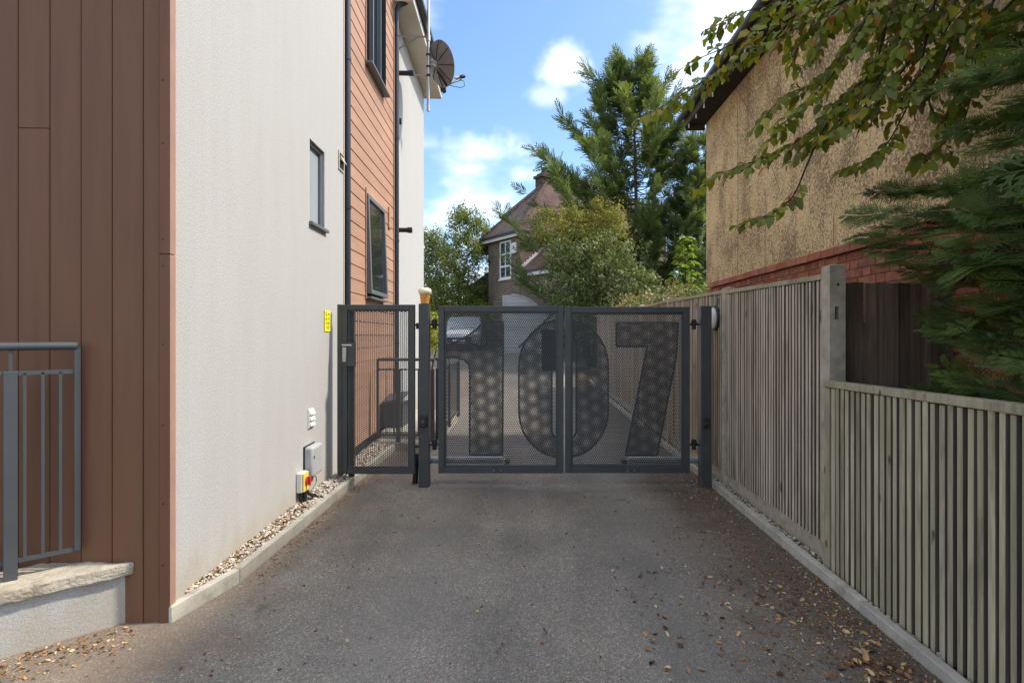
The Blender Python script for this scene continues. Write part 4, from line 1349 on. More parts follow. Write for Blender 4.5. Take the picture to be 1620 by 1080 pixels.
fence_post('low concrete fence post at the end of the low panel', 1.50, 1.25, .10, False, x=FX - .03)
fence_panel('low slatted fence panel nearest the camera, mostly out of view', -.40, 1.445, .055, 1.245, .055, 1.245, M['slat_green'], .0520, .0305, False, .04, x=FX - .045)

# dark featheredge boards at right angles to it
t = thing('board_fence', 'dark brown vertical board fence between the concrete post and the brick house', 'fence', (2.35, 3.47, 0))
w = .0745
for i in range(10):
    x0 = 1.998 + i * .072
    z1 = 1.835 + random.uniform(-.004, .004)
    o = MB().add([(0, 0, 0), (w, -.004, 0), (w, .008, 0), (0, .006, 0), (0, 0, 1), (w, -.004, 1), (w, .008, 1), (0, .006, 1)],
                 [(0, 3, 2, 1), (4, 5, 6, 7), (0, 1, 5, 4), (1, 2, 6, 5), (2, 3, 7, 6), (3, 0, 4, 7)]).build('board', M['darkboard'], t)
    o.matrix_parent_inverse = t.matrix_basis.inverted()
    o.location = (x0, 3.448 + (.006 if i % 2 else 0) + random.uniform(-.002, .002), .08); o.scale = (1, 1, z1 - .08)
    o.rotation_euler = (0, random.uniform(-.004, .004), random.uniform(-.03, .03))
MB().bx(2.0, 2.72, 3.464, 3.50, .4, .48).build('rail', M['darkboard'], t)
MB().bx(2.0, 2.72, 3.464, 3.50, 1.5, 1.58).build('rail', M['darkboard'], t)

# round bulkhead lamp on the fence
lp = P(1132, 503, 0); yl = 1.90 * FPX / (1132 - VX); zl = EYE - (503 - VY) * yl / FPX
t = thing('bulkhead_lamp', 'round black wall lamp with white diffuser on the fence by the gate', 'lamp', (FX - .03, yl, zl))
MB().lathe([(.128, 0), (.132, .012), (.126, .030), (.108, .038)], (FX - .034, yl, zl), (-1, 0, 0), 28).build('housing', M['black'], t, smooth=True)
MB().lathe([(.106, .0385), (.098, .046), (.07, .054), (.002, .058)], (FX - .034, yl, zl), (-1, 0, 0), 28).build('diffuser', M['diffuser'], t, smooth=True)

# ------------------------------------------------------------------ pebbledashed house on the right
HX, HY0, HY1, EZ = 2.75, 1.15, 8.40, 4.78
ph = thing('pebbledashed_house', 'old house with stained cream pebbledash above a red brick base', 'house', (4.5, 5, 0))
ZB = 2.215
m = MB().bx(HX, 9.0, HY0, HY1, ZB + .075, EZ + .02)
m.build('pebbledash_wall', M['dash'], ph)
wall = MB().bx(HX + .022, 8.98, HY0 + .02, HY1 - .02, -.1, ZB + .0745).build('brick_wall', M['mortar'], ph)
mb_s = MB().bx(-.009, .055, -.1085, .1085, -.0325, .0325).mesh('brick', M['brick'])
mb_h = MB().bx(-.009, .055, -.0525, .0525, -.0325, .0325).mesh('brick', M['brick'])
rest = MB()
cnt = 0
rows = int(2.2 / .075)
bricks = []
for r in range(rows):
    zc = ZB - .0375 - .005 - r * .075
    if zc < .95: continue
    y = HY0 + .06 + (.0 if r % 2 else .1685)
    st = True
    while y < HY1 - .15:
        ln = .2275 if st else .1145
        bricks.append((y + ln / 2, zc, st)); y += ln; st = not st


def bvis(y, zc):
    """bricks that show above the fences and beside the boards, largest first"""
    px = VX + FPX * HX / y; py = VY - (zc - EYE) * FPX / y
    if px > 1640: return -1
    if zc < 1.84 and px < 1508: return -1
    if px >= 1508 and zc < EYE - .27 * y / 2.12 + .0: return -1
    line = 1.94 * y / HX * 1.4
    if px < 1325 and py > 470 - (px - 1118) * .16: return -1
    return 1 / y


bricks.sort(key=lambda b: -bvis(b[0], b[1]))
for i, (y, zc, st) in enumerate(bricks):
    if i < 215 and bvis(y, zc) > 0:
        o = link('brick', mb_s if st else mb_h, wall)
        o.matrix_parent_inverse = (ph.matrix_basis).inverted()
        o.location = (HX + .012 + random.uniform(-.002, .002), y, zc)
        o.rotation_euler = (random.uniform(-.006, .006), 0, random.uniform(-.01, .01))
    else:
        h = .1085 if st else .0525
        rest.bx(HX + .003, HX + .066, y - h, y + h, zc - .0325, zc + .0325)
rest.build('brick_mass', M['brick'], wall, kind='stuff')
# projecting course under the pebbledash
y = HY0 + .02
while y < HY1 - .2:
    o = link('brick', mb_s, wall)
    o.matrix_parent_inverse = ph.matrix_basis.inverted()
    o.location = (HX - .022, y + .11, ZB + .036 + random.uniform(-.002, .002)); o.rotation_euler = (0, .10, random.uniform(-.008, .008)); o.scale = (1.3, 1, 1.08)
    y += .2275
for o in list(wall.children):
    o.matrix_parent_inverse = Matrix.Identity(4) if False else (Matrix.Translation((4.5, 5, 0)).inverted() @ Matrix.Translation((4.5, 5, 0)))
# eaves
MB().bx(HX - .30, HX + .05, HY0 - .3, HY1 + .05, EZ + .021, EZ + .035).build('soffit', M['soffit_dark'], ph)
MB().bx(HX - .325, HX - .301, HY0 - .3, HY1 + .05, EZ - .02, EZ + .17).build('fascia', M['fascia'], ph)
MB().bx(HX - .30, HX - .002, HY1 + .0505, HY1 + .075, EZ - .06, EZ + .16).build('barge_board', M['fascia'], ph)
gx, gz = HX - .385, EZ + .13
gp = [(gx + .058 * math.cos(a), gz + .058 * math.sin(a)) for a in [math.pi + math.pi * i / 10 for i in range(11)]] + [(gx + .05, gz), (gx - .05, gz)]
gt = MB().prism(gp, HY0 - .3, HY1 + .10, lambda a, b, c: (a, c, b)).build('gutter', M['gutter'], ph, smooth=True)
y = HY0
while y < HY1:
    MB().lathe([(.066, -.03), (.066, .03)], (gx, y + .4, gz), (0, 1, 0), 16).build('joint', M['gutter'], gt, smooth=True)
    y += 1.9
y = HY0 + .3
while y < HY1:
    MB().bx(HX - .31, HX - .296, y - .008, y + .008, EZ - .085, EZ - .0205).build('rafter_clip', M['white_plastic'], ph)
    y += .36
m = MB()
rz_ = EZ + .16
e0, e1, r0, rt = HX - .40, 9.3, 3.2, 3.9
m.add([(e0, HY0 - .35, rz_), (e0, HY1 + .12, rz_), (6.0, HY1 - 2.6, rz_ + 2.6), (6.0, HY0 + 2.4, rz_ + 2.6), (e1, HY0 - .35, rz_), (e1, HY1 + .12, rz_)],
      [(0, 3, 2, 1), (1, 2, 5), (5, 2, 3, 4), (4, 3, 0), (0, 1, 5, 4)])
m.build('roof', M['tile_red'], ph)
# wires hanging on the wall
wl = lambda px, py: (HX - .012, FPX * HX / (px - VX), EYE - (py - VY) * (HX / (px - VX)))
for pth in (((1167, 60), (1168, 180), (1169, 300), (1168, 440)), ((1166, 95), (1200, 200), (1235, 300)), ((1212, 300), (1212, 425)), ((1326, 322), (1321, 340), (1321, 398))):
    q = [wl(*a) for a in pth]
    q = [(a[0], a[1], min(a[2], EZ)) for a in q]
    MB().tube(q, .0022, 5).build('wire', M['fascia'], ph)

# ------------------------------------------------------------------ brick house beyond the drive
fh = thing('brick_house', 'old brown brick house with tiled hipped roof and chimney beyond the gate', 'house', (-.47, 25, .8), math.atan2(.6, .8))
# local: x along the front to the right, y back along the left wall, z from the ground at its corner
Z0 = .8
EH = 6.25 - Z0                                # eaves height
WB, DL = 9.0, 2.75
m = MB()
# left wall with its tall window
m.sheet((0, DL, -1), (0, -1, 0), (0, 0, 1), [0, DL], [0, EH + 1], [(DL - 1.68, DL - .72, 3.42 + 1, 5.24 + 1)], .10)
m.sheet((0, 0, -1), (1, 0, 0), (0, 0, 1), [0, WB], [0, EH + 1])
m.sheet((WB, 0, -1), (0, 1, 0), (0, 0, 1), [0, 7], [0, EH + 1])
m.sheet((2.0, DL, -1), (-1, 0, 0), (0, 0, 1), [0, 2.0], [0, EH + 1])
m.build('wall', M['farbrick'], fh, True)
wn = thing('window', None, None); wn.parent = fh; wn.location = (0, .72, 3.42)
MB().bx(-.03, .05, .0, .07, .0, 1.82).bx(-.03, .05, .89, .96, .0, 1.82).build('frame', M['white_paint'], wn, True)
for a, b in ((0.0, .08), (.56, .64), (1.16, 1.22), (1.74, 1.82)):
    MB().bx(-.032, .045, .071, .889, a, b).build('rail', M['white_paint'], wn, True)
MB().bx(-.025, .04, .45, .50, .081, 1.739).build('mullion', M['white_paint'], wn, True)
for a, b in ((.08, .56), (.64, 1.16), (1.22, 1.74)):
    for c, d in ((.07, .45), (.50, .89)):
        MB().bx(.0, .012, c + .001, d - .001, a + .001, b - .001).build('pane', M['glass'], wn, True)
MB().bx(-.08, .03, -.05, 1.01, -.07, -.005).build('sill', M['white_paint'], wn, True)
al = MB().bx(-.10, -.002, .20, .60, 4.55, 5.05).build('alarm_box', M['white_plastic'], fh, True, bevel=.02)
MB().bx(-.104, -.1005, .34, .46, 4.75, 4.90).build('badge', M['rail'], al, True)
# eaves board and gutter
for nm, mat, a, b, zz0, zz1 in (('eaves_board', M['white_paint'], -.25, -.20, EH - .16, EH + .02), ('gutter', M['black'], -.36, -.255, EH - .02, EH + .09)):
    MB().bx(a, b, a, DL + .3, zz0, zz1).build(nm, mat, fh, True)
    MB().bx(b + .001, WB, a, b, zz0, zz1).build(nm, mat, fh, True)
MB().bx(-.20, -.001, -.20, DL + .2, EH - .02, EH + .0).build('soffit', M['white_paint'], fh, True)
MB().bx(.0, WB, -.20, -.001, EH - .02, EH + .0).build('soffit', M['white_paint'], fh, True)


def to_fh(p):
    c, s = .8, .6
    x, y = p.x + .47, p.y - 25
    return Vector((x * c + y * s, -x * s + y * c, p.z - Z0))


A = Vector((-.33, DL + .3, EH + .05)); B = Vector((-.33, -.33, EH + .05)); C = Vector((WB, -.33, EH + .05))
T1 = to_fh(P(866, 287, 28.2)); T2 = Vector((T1.x + 2.6, T1.y, T1.z)); D_ = Vector((WB, 7.2, EH + .05)); E_ = Vector((1.5, 7.2, EH + .05))
MB().add([B, C, T2, T1], [(0, 1, 2, 3)]).build('roof_slope', M['tile_red'], fh, True)
MB().add([A, B, T1], [(0, 1, 2)]).build('roof_slope', M['tile_grey'], fh, True)
MB().add([A, T1, T2, D_, E_, C], [(0, 1, 2, 3, 4), (2, 5, 3)]).build('roof_slope', M['tile_grey'], fh, True)
for a, b in ((A, T1), (B, T1), (T1, T2)):
    k = max(2, int((b - a).length / .33))
    for i in range(k):
        p, q = a.lerp(b, i / k), a.lerp(b, (i + .94) / k)
        MB().tube([p + Vector((0, 0, .0)), q + Vector((0, 0, .02))], .085, 6).build('ridge_tile', M['tile_red'], fh, True)
ch = to_fh(P(863, 300, 28.6)); 
cs = MB().bx(ch.x - .45, ch.x + .45, ch.y - .3, ch.y + .3, ch.z - 1.6, ch.z + .55).build('chimney', M['tile_red'], fh, True)
MB().bx(ch.x - .53, ch.x + .53, ch.y - .38, ch.y + .38, ch.z + .551, ch.z + .68).build('corbel', M['tile_red'], cs, True)
MB().bx(ch.x - .35, ch.x + .55, ch.y - .30, ch.y + .30, ch.z + .681, ch.z + .82).build('corbel', M['tile_red'], cs, True)
MB().lathe([(.17, 0), (.15, .22), (.18, .24), (.18, .30)], (ch.x - .08, ch.y, ch.z + .82), (0, 0, 1), 12).build('chimney_pot', M['bark'], cs, True)
MB().lathe([(.15, 0), (.14, .2), (.16, .26)], (ch.x + .28, ch.y, ch.z + .82), (0, 0, 1), 12).build('chimney_pot', M['bark'], cs, True)
ae = Vector((ch.x + .75, ch.y + .2, ch.z + .5))
an_ = MB().tube([ae, ae + Vector((0, 0, 1.0))], .018, 6).build('aerial', M['rail'], fh, True)
MB().tube([ae + Vector((-.5, 0, .55)), ae + Vector((.35, 0, .95))], .014, 5).build('boom', M['rail'], an_, True)
for k in range(4):
    p = ae + Vector((-.45 + .25 * k, 0, .575 + .118 * k)); MB().tube([p - Vector((0, .25, 0)), p + Vector((0, .25, 0))], .009, 4).build('element', M['rail'], an_, True)
# taller range behind
ro = to_fh(P(905, 300, 31.5))
rx0, rx1, ry0, ry1 = ro.x, ro.x + 8.5, ro.y, ro.y + 7.0
rzt = P(905, 312, 31.5).z - Z0
MB().sheet((rx0, ry1, -1), (0, -1, 0), (0, 0, 1), [0, 7], [0, rzt + 1]).sheet((rx0, ry0, -1), (1, 0, 0), (0, 0, 1), [0, 8.5], [0, rzt + 1]).sheet((rx1, ry0, -1), (0, 1, 0), (0, 0, 1), [0, 7], [0, rzt + 1]).build('rear_wall', M['farbrick'], fh, True)
rr_ = rzt + 2.6
MB().add([(rx0 - .3, ry0 - .3, rzt), (rx1 + .3, ry0 - .3, rzt), (rx1 - 2.5, ry0 + 3.5, rr_), (rx0 + 1.6, ry0 + 3.5, rr_), (rx0 - .3, ry1 + .3, rzt), (rx1 + .3, ry1 + .3, rzt)],
         [(0, 1, 2, 3), (4, 0, 3), (1, 5, 2), (5, 4, 3, 2)]).build('rear_roof', M['tile_grey'], fh, True)
# single-storey wing towards the drive, its roof rising along the front wall
WL, WE = 3.4, 4.40 - Z0
MB().sheet((.02, 0, -1), (0, -1, 0), (0, 0, 1), [0, WL], [0, WE + 1]).sheet((.02, -WL, -1), (1, 0, 0), (0, 0, 1), [0, 4], [0, WE + 1]).build('wing_wall', M['farbrick'], fh, True)
MB().add([(-.15, -.01, WE), (-.15, -WL - .2, WE), (2.0, -WL - .2, WE + 1.75), (2.0, -.01, WE + 1.75), (4.1, -.01, WE), (4.1, -WL - .2, WE)], [(0, 3, 2, 1), (3, 4, 5, 2), (1, 2, 5)]).build('wing_roof', M['tile_red'], fh, True)
MB().bx(-.20, -.152, -WL - .2, -.01, WE - .06, WE + .03).build('gutter', M['black'], fh, True)
MB().bx(-.15, -.10, -WL - .2, -.01, WE - .22, WE - .061).build('eaves_board', M['white_paint'], fh, True)
for k in range(13):                                   # stepped lead flashing
    x = .0 + k * .16
    zz = WE + (x + .15) * 1.75 / 2.15
    MB().add([(x, -.02, zz - .01), (x + .17, -.02, zz + .13), (x + .17, -.02, zz + .27), (x + .05, -.02, zz + .27), (x, -.02, zz + .14)], [(0, 1, 2, 3, 4)]).build('flashing', M['lead'], fh, True)

# lean-to gable far left of it
t = thing('outbuilding', 'small tiled outbuilding roof between the birch and the brick house', 'outbuilding', (-3.0, 30, 1))
a, b, c, d = P(775, 452, 31), P(800, 418, 31), P(760, 470, 30), P(800, 470, 30)
MB().bx(-3.4, -.9, 30, 33, .6, 4.1).build('wall', M['farbrick'], t)
MB().add([(-3.6, 29.8, 4.1), (-.8, 29.8, 4.1), (-.8, 31.5, 5.6), (-1.9, 31.5, 5.6), (-3.6, 33.2, 4.1), (-.8, 33.2, 4.1)], [(0, 1, 2, 3), (0, 3, 4), (3, 2, 5, 4)]).build('roof', M['tile_red'], t)

# ------------------------------------------------------------------ arched pale timber screen
t = thing('arched_screen', 'pale painted timber screen with curved top beyond the gate', 'garden screen', (-.5, 23, .7))
sx0, sx1 = P(797, 0, 23).x, P(880, 0, 23).x
bh = .105
z = .70
k = 0
def arc_x(zz):
    f = min(1, max(0, (zz - 2.55) / .68))
    return sx0 + (sx1 - sx0) * (1 if zz <= 2.55 else .06 + .60 * math.sqrt(1 - f * f))


while z < 3.2:
    a_, b_ = arc_x(z), arc_x(z + bh - .006)
    MB().prism([(sx0, z), (a_, z), (b_, z + bh - .006), (sx0, z + bh - .006)], 23, 23.02, lambda a, b, c: (a, c, b)).build('board', M['pale_timber'], t)
    z += bh
ar = [(arc_x(2.551 + .672 * math.sin(q)), 22.985, 2.57 + .66 * math.sin(q)) for q in np.linspace(0, math.pi / 2, 12)]
MB().tube(ar, .035, 6).build('top_rail', M['pale_timber'], t)
MB().bx(sx0 - .05, sx0 - .001, 22.97, 23.05, .6, 3.2).build('post', M['pale_timber'], t)
MB().box(((sx0 + sx1) / 2 + .3, 22.975, 1.75), (2.2, .03, .09), Matrix.Rotation(R(-45), 3, 'Y')).build('brace', M['rail'], t)
t = thing('garden_wall', 'low brown brick garden wall right of the pale screen', 'wall', (1.1, 22.6, .6))
MB().bx(sx1 + .02, 3.2, 22.5, 22.72, .4, 2.9).build('brickwork', M['farbrick'], t)
MB().bx(sx1 + .0, 3.25, 22.46, 22.76, 2.901, 2.96).build('coping', M['tile_red'], t)

# ------------------------------------------------------------------ parked car seen through the mesh
def car(x, y, z):
    t = thing('parked_car', 'silver white car parked nose-on beyond the left gate leaf', 'car', (x, y, z))
    W = .93
    prof = [(0.0, .30), (-.02, .55), (.06, .82), (.25, .93), (1.05, 1.06), (1.95, 1.62), (2.7, 1.70), (3.8, 1.64), (4.25, 1.15), (4.35, .6), (4.3, .3)]
    m = MB(); n = len(prof)
    vs = []
    for s in (-1, -.93, -.72, 0, .72, .93, 1):
        for (q, h) in prof:
            wid = W
            if h > 1.05: wid = W - (h - 1.05) * .34
            hh = h - (.05 * abs(s) ** 6 if h > .8 else 0)
            qq = q + (.22 * abs(s) ** 4 if q < .4 else (-.2 * abs(s) ** 4 if q > 4 else 0))
            vs.append((x + s * wid, y + qq, z + hh))
    fs = []
    for i in range(6):
        for j in range(n - 1):
            fs.append((i * n + j, (i + 1) * n + j, (i + 1) * n + j + 1, i * n + j + 1))
        fs.append((i * n + n - 1, (i + 1) * n + n - 1, (i + 1) * n, i * n))
    fs.append(tuple(range(n))); fs.append(tuple(6 * n + j for j in range(n))[::-1])
    m.add(vs, fs).build('body', M['car'], t, smooth=True)
    q = lambda s, yy, h: (x + s, y + yy, z + h)
    MB().add([q(-.70, 1.10, 1.085), q(.70, 1.10, 1.085), q(.60, 1.90, 1.615), q(-.60, 1.90, 1.615), q(0, 1.0, 1.085), q(0, 1.86, 1.635)], [(0, 4, 5, 3), (4, 1, 2, 5)]).build('windscreen', M['glass_pale'], t)  # sky reflection put into the pale glass colour
    MB().bx(x - .55, x + .55, y - .05, y + .02, z + .42, z + .66).build('grille', M['black'], t, bevel=.03)
    MB().bx(x - .28, x + .28, y - .065, y - .0505, z + .46, z + .57).build('number_plate', M['white_plastic'], t)
    MB().bx(x - .80, x + .80, y - .02, y + .05, z + .24, z + .38).build('bumper_lip', M['black'], t, bevel=.02)
    for s in (-1, 1):
        h = MB().box(q(s * .70, .10, .74), (.30, .16, .13), Matrix.Rotation(s * .35, 3, 'Z')).build('headlight', M['chrome'], t, bevel=.03)
        MB().box(q(s * 1.0, 1.25, 1.12), (.18, .12, .14)).build('door_mirror', M['black'], t, bevel=.03)
        MB().tube([q(s * .55, 1.08, 1.09), q(s * .05, 1.13, 1.13)], .014, 5).build('wiper', M['black'], t)
        MB().add([q(s * .935, 1.55, 1.10), q(s * .935, 3.6, 1.12), q(s * .80, 3.3, 1.56), q(s * .80, 2.05, 1.56)], [(0, 1, 2, 3)]).build('side_window', M['glass'], t)
        for yy in (.85, 3.45):
            w = MB().lathe([(.30, 0), (.33, .03), (.33, .18), (.30, .21)], q(s * .95 - (.21 if s > 0 else 0), yy, .33), (1, 0, 0), 20).build('wheel', M['tyre'], t)
            MB().lathe([(.2, 0), (.19, .01)], q(s * .955, yy, .33), (s, 0, 0), 14).build('rim', M['chrome'], w)
    return t


car(-3.18, 24.0, float(hgt(0, 24)) - .0)


# ------------------------------------------------------------------ foliage tools
def unit(v): return v / np.maximum(np.linalg.norm(v, axis=-1, keepdims=True), 1e-9)


def leaves(name, pos, dirs, nrm, ln, wd, mat, par, rnd=None, droop=.15):
    """one folded rhombus per leaf, each with its own turn"""
    n = len(pos)
    d = unit(dirs); s = unit(np.cross(d, nrm)); u = np.cross(s, d)
    ln = np.asarray(ln).reshape(-1, 1) * np.ones((n, 1)); wd = np.asarray(wd).reshape(-1, 1) * np.ones((n, 1))
    v0 = pos; v2 = pos + d * ln - u * ln * droop
    m = pos + d * ln * .45
    v1 = m + s * wd * .5 + u * wd * .18; v3 = m - s * wd * .5 + u * wd * .18
    V = np.stack([v0, v1, v2, v3], 1).reshape(-1, 3)
    F = np.arange(n * 4).reshape(n, 4)
    if rnd is None: rnd = rng.random(n)
    return link(name, np_mesh(name, V, F, mat, rnd), par)


def rand_dirs(n): return unit(rng.normal(size=(n, 3)))


def clumps(centers, radii, per, size, flat=1.0, up=.35, out=None):
    """leaf positions in ragged clumps; leaves look outwards and up"""
    P_, D_, N_, R_ = [], [], [], []
    for c, r in zip(centers, radii):
        k = max(3, int(per * rng.uniform(.6, 1.4)))
        q = rand_dirs(k) * (rng.random((k, 1)) ** .45) * r * np.array([1, 1, flat])
        P_.append(c + q)
        o_ = unit(q + np.array([0, 0, up * r]))
        N_.append(unit(o_ + rng.normal(0, .55, (k, 3))))
        D_.append(unit(rng.normal(0, 1, (k, 3)) + o_ * .5 - np.array([0, 0, .35])))
        R_.append(np.clip(rng.normal(rng.uniform(.2, .8), .2, k), 0, 1))
    return np.concatenate(P_), np.concatenate(D_), np.concatenate(N_), np.concatenate(R_)


def limb_path(a, b, bend=.15, k=7):
    a, b = np.array(a, float), np.array(b, float)
    L = np.linalg.norm(b - a)
    off = rng.normal(0, bend * L * .5, 3); off[2] = abs(off[2]) * .6
    return [tuple(a + (b - a) * t + off * math.sin(math.pi * t)) for t in np.linspace(0, 1, k)]


def taper(n, r0, r1): return [r0 + (r1 - r0) * i / (n - 1) for i in range(n)]


def bush(name, label, cat, base, boxes, nclump, per, size, mat, clr=.35, stems=8, group=None, flat=.8, stem_mat='twig', extra=None, wr=.5):
    """shrub whose crown fills the ellipsoids in boxes [(centre, radii)]"""
    t = thing(name, label, cat, base, group=group)
    cs, rs = [], []
    vol = np.array([r[0] * r[1] * r[2] for _, r in boxes]); vol = vol / vol.sum()
    for (c, r), f in zip(boxes, vol):
        for _ in range(max(2, int(nclump * f))):
            d = rand_dirs(1)[0]; q = rng.random() ** .38 * rng.uniform(.85, 1.08)
            cs.append(np.array(c) + d * np.array(r) * q); rs.append(clr * rng.uniform(.5, 1.3))
    p, d, n, r_ = clumps(cs, rs, per, size, flat)
    leaves('crown', p, d, n, rng.uniform(.6, 1.35, len(p)) * size, rng.uniform(.7, 1.2, len(p)) * size * wr, M[mat], t, r_)
    m = MB()
    for i in range(stems):
        c = cs[rng.integers(len(cs))]
        b0 = np.array(base) + np.array([rng.normal(0, .1), rng.normal(0, .1), 0])
        pt = limb_path(b0, c, .12)
        m.tube(pt, taper(len(pt), .035, .006), 6)
    m.build('trunk', M[stem_mat], t, smooth=True)
    if extra: extra(t, cs)
    return t


# ------------------------------------------------------------------ silver birch
def birch(label, base, top, lean, crown, n):
    t = thing('birch_tree', label, 'tree', base, group='birch trees beyond the gate')
    base = np.array(base); h = top - base[2]
    tr = [tuple(base + np.array([lean[0] * (k / 10) ** 1.4 + .12 * math.sin(k * 1.1), lean[1] * k / 10, h * .97 * k / 10])) for k in range(11)]
    MB().tube(tr, taper(11, .10, .012), 9).build('trunk', M['birch_bark'], t, smooth=True)
    cs, rs = [], []
    m = MB()
    for i in range(n):
        f = .22 + .78 * (i + rng.random()) / n
        j = f * 10; k = min(9, int(j)); a = np.array(tr[k]) + (np.array(tr[k + 1]) - np.array(tr[k])) * (j - k)
        az = rng.uniform(0, 6.283); rl = crown * (1.15 - f) ** .6 * rng.uniform(.45, 1.1) * (1.0 if f > .4 else .85)
        tip = a + np.array([math.cos(az) * rl, math.sin(az) * rl, rl * rng.uniform(.25, .7)])
        pt = limb_path(a, tip, .12, 6)
        # hanging end
        end = np.array(pt[-1]); pt.append(tuple(end + np.array([math.cos(az) * .15, math.sin(az) * .15, -.12]))); pt.append(tuple(end + np.array([math.cos(az) * .2, math.sin(az) * .2, -.45])))
        m.tube(pt, taper(len(pt), .02, .003), 5)
        for q in pt[2:]:
            cs.append(np.array(q) + rng.normal(0, .10, 3)); rs.append(rng.uniform(.16, .36))
    m.build('branches', M['twig'], t)
    p, d, nn, r_ = clumps(cs, rs, 24, .09, 1.3)
    d[:, 2] -= .5
    leaves('crown', p, d, nn, rng.uniform(.07, .13, len(p)), rng.uniform(.05, .085, len(p)), M['birch'], t, r_)


g = lambda x, y: float(hgt(x, y))
birch('tall slim birch with thin airy crown beyond the gate', (-3.65, 27.6, g(0, 27.6)), 8.0, (.5, 0), 2.0, 95)
birch('shorter birch against the white building beyond the gate', (-5.0, 28.5, g(0, 28.5)), 7.0, (-.15, 0), 1.9, 80)
bush('dense_shrub', 'dense dark green shrub under the birches', 'shrub', (-3.6, 29.5, g(0, 29.5)), [((-4.6, 29.5, 3.3), (1.9, .9, 1.6)), ((-2.8, 29.3, 3.2), (1.1, .8, 1.2))], 150, 60, .13, 'birch', .42)
bush('golden_hedge', 'yellow-green hedge just above the left gate leaf', 'hedge', (-3.2, 26.9, g(0, 26.9)), [((-4.3, 26.9, 2.2), (1.5, .5, 1.05)), ((-2.6, 26.9, 2.2), (1.3, .5, 1.1))], 120, 60, .10, 'lime', .3, 5)
bush('golden_shrub', 'bright yellow-green shrub in the gap beside the left gate post', 'shrub', (-3.05, 16.5, g(0, 16.5)), [((-3.02, 16.5, 1.5), (.42, .4, .9))], 45, 40, .085, 'lime', .22, 4)

# ------------------------------------------------------------------ cypress
def spray_template(n, sub, seed, w=.05, droop=.18):
    r = np.random.default_rng(seed)
    Q = []

    def rh(a, b, wd, z0, z1):
        a, b = np.array(a), np.array(b); d = b - a; l = np.linalg.norm(d); s = np.array([-d[1], d[0]]) / l * wd * .5; m = a + d * .4
        zz = (z0 + z1) / 2
        Q.append([(a[0], a[1], z0), (m[0] + s[0], m[1] + s[1], zz + wd * .25), (b[0], b[1], z1), (m[0] - s[0], m[1] - s[1], zz + wd * .25)])
    zf = lambda x: -droop * x * x
    rh((0, 0), (1, 0), w * 1.1, 0, zf(1))
    for i in range(n):
        t = .08 + .90 * i / n
        sd = 1 if i % 2 else -1
        an = sd * R(r.uniform(30, 48)); l = (.50 * (1 - t) ** .8 + .10) * r.uniform(.8, 1.15)
        a = np.array([t, 0]); b = a + l * np.array([math.cos(an), math.sin(an)])
        dz = r.uniform(-.05, .04)
        rh(a, b, w * (1.0 if sub else 1.9), zf(t), zf(b[0]) + dz)
        for j in range(sub):
            u = .22 + .74 * j / max(1, sub)
            s2 = 1 if j % 2 else -1
            a2 = a + (b - a) * u; an2 = an + s2 * R(r.uniform(26, 42)); l2 = l * (.42 * (1 - u) + .12)
            b2 = a2 + l2 * np.array([math.cos(an2), math.sin(an2)])
            rh(a2, b2, w * .85, zf(a2[0]) + dz * u, zf(b2[0]) + dz)
    V = np.array(Q).reshape(-1, 3)
    return V, np.arange(len(V)).reshape(-1, 4)


def frame_of(d, up):
    d = unit(np.asarray(d, float)); s = np.cross(up, d); s = s / max(1e-6, np.linalg.norm(s)); u = np.cross(d, s)
    return np.stack([d, s, u], 1)


def conifer_tree(name, label, base, top, rmax, nl, tmpl, ssz, per, mat, lean=(0, 0), group=None, seed=3):
    rng = np.random.default_rng(seed)
    t = thing(name, label, 'tree', base, group=group)
    base = np.array(base, float); h = top - base[2]
    tr = [tuple(base + np.array([lean[0] * k / 10, lean[1] * k / 10, h * .96 * k / 10])) for k in range(11)]
    MB().tube(tr, taper(11, .13, .02), 10).build('trunk', M['bark'], t, smooth=True)
    m = MB(); Vs, Fs, Rs = [], [], []; nv = 0
    for i in range(nl):
        f = .10 + .88 * (i + rng.random()) / nl
        k = min(9, int(f * 10)); a = np.array(tr[k]) + (np.array(tr[k + 1]) - np.array(tr[k])) * (f * 10 - k)
        az = i * 2.399 + rng.normal(0, .3)
        rl = rmax * min(1.0, (f / .25) ** .5) * (1.03 - f) ** .75 * rng.uniform(.35, 1.25)
        rise = rng.uniform(.25, .62)
        tip = a + np.array([math.cos(az) * rl, math.sin(az) * rl * .5, rl * rise])
        pts_ = []
        for u in np.linspace(0, 1, 8):
            q = a + (tip - a) * u; q[2] += -.22 * rl * math.sin(math.pi * u) * .9
            pts_.append(q)
        m.tube([tuple(q) for q in pts_], taper(8, .035 * (1.1 - f) + .008, .004), 5)
        tone = rng.uniform(.15, .85)
        for _ in range(int(per * (.4 + rl / rmax))):
            u = rng.uniform(.22, 1.0) ** .8
            j = min(6, int(u * 7)); q = pts_[j] + (pts_[j + 1] - pts_[j]) * (u * 7 - j)
            tg = unit(pts_[min(7, j + 1)] - pts_[j])
            d = unit(tg + rng.normal(0, .42, 3) + np.array([0, 0, .12]))
            up = unit(np.array([0, 0, 1.0]) + rng.normal(0, .45, 3))
            V, F = tmpl[rng.integers(len(tmpl))]
            s = ssz * rng.uniform(.6, 1.2)
            Vs.append((V * s) @ frame_of(d, up).T + q); Fs.append(F + nv); nv += len(V)
            Rs.append(np.clip(rng.normal(tone, .13, len(F)), 0, 1))
    m.build('branches', M['bark'], t)
    link('crown', np_mesh('crown', np.concatenate(Vs), np.concatenate(Fs), M[mat], np.concatenate(Rs)), t)
    return t


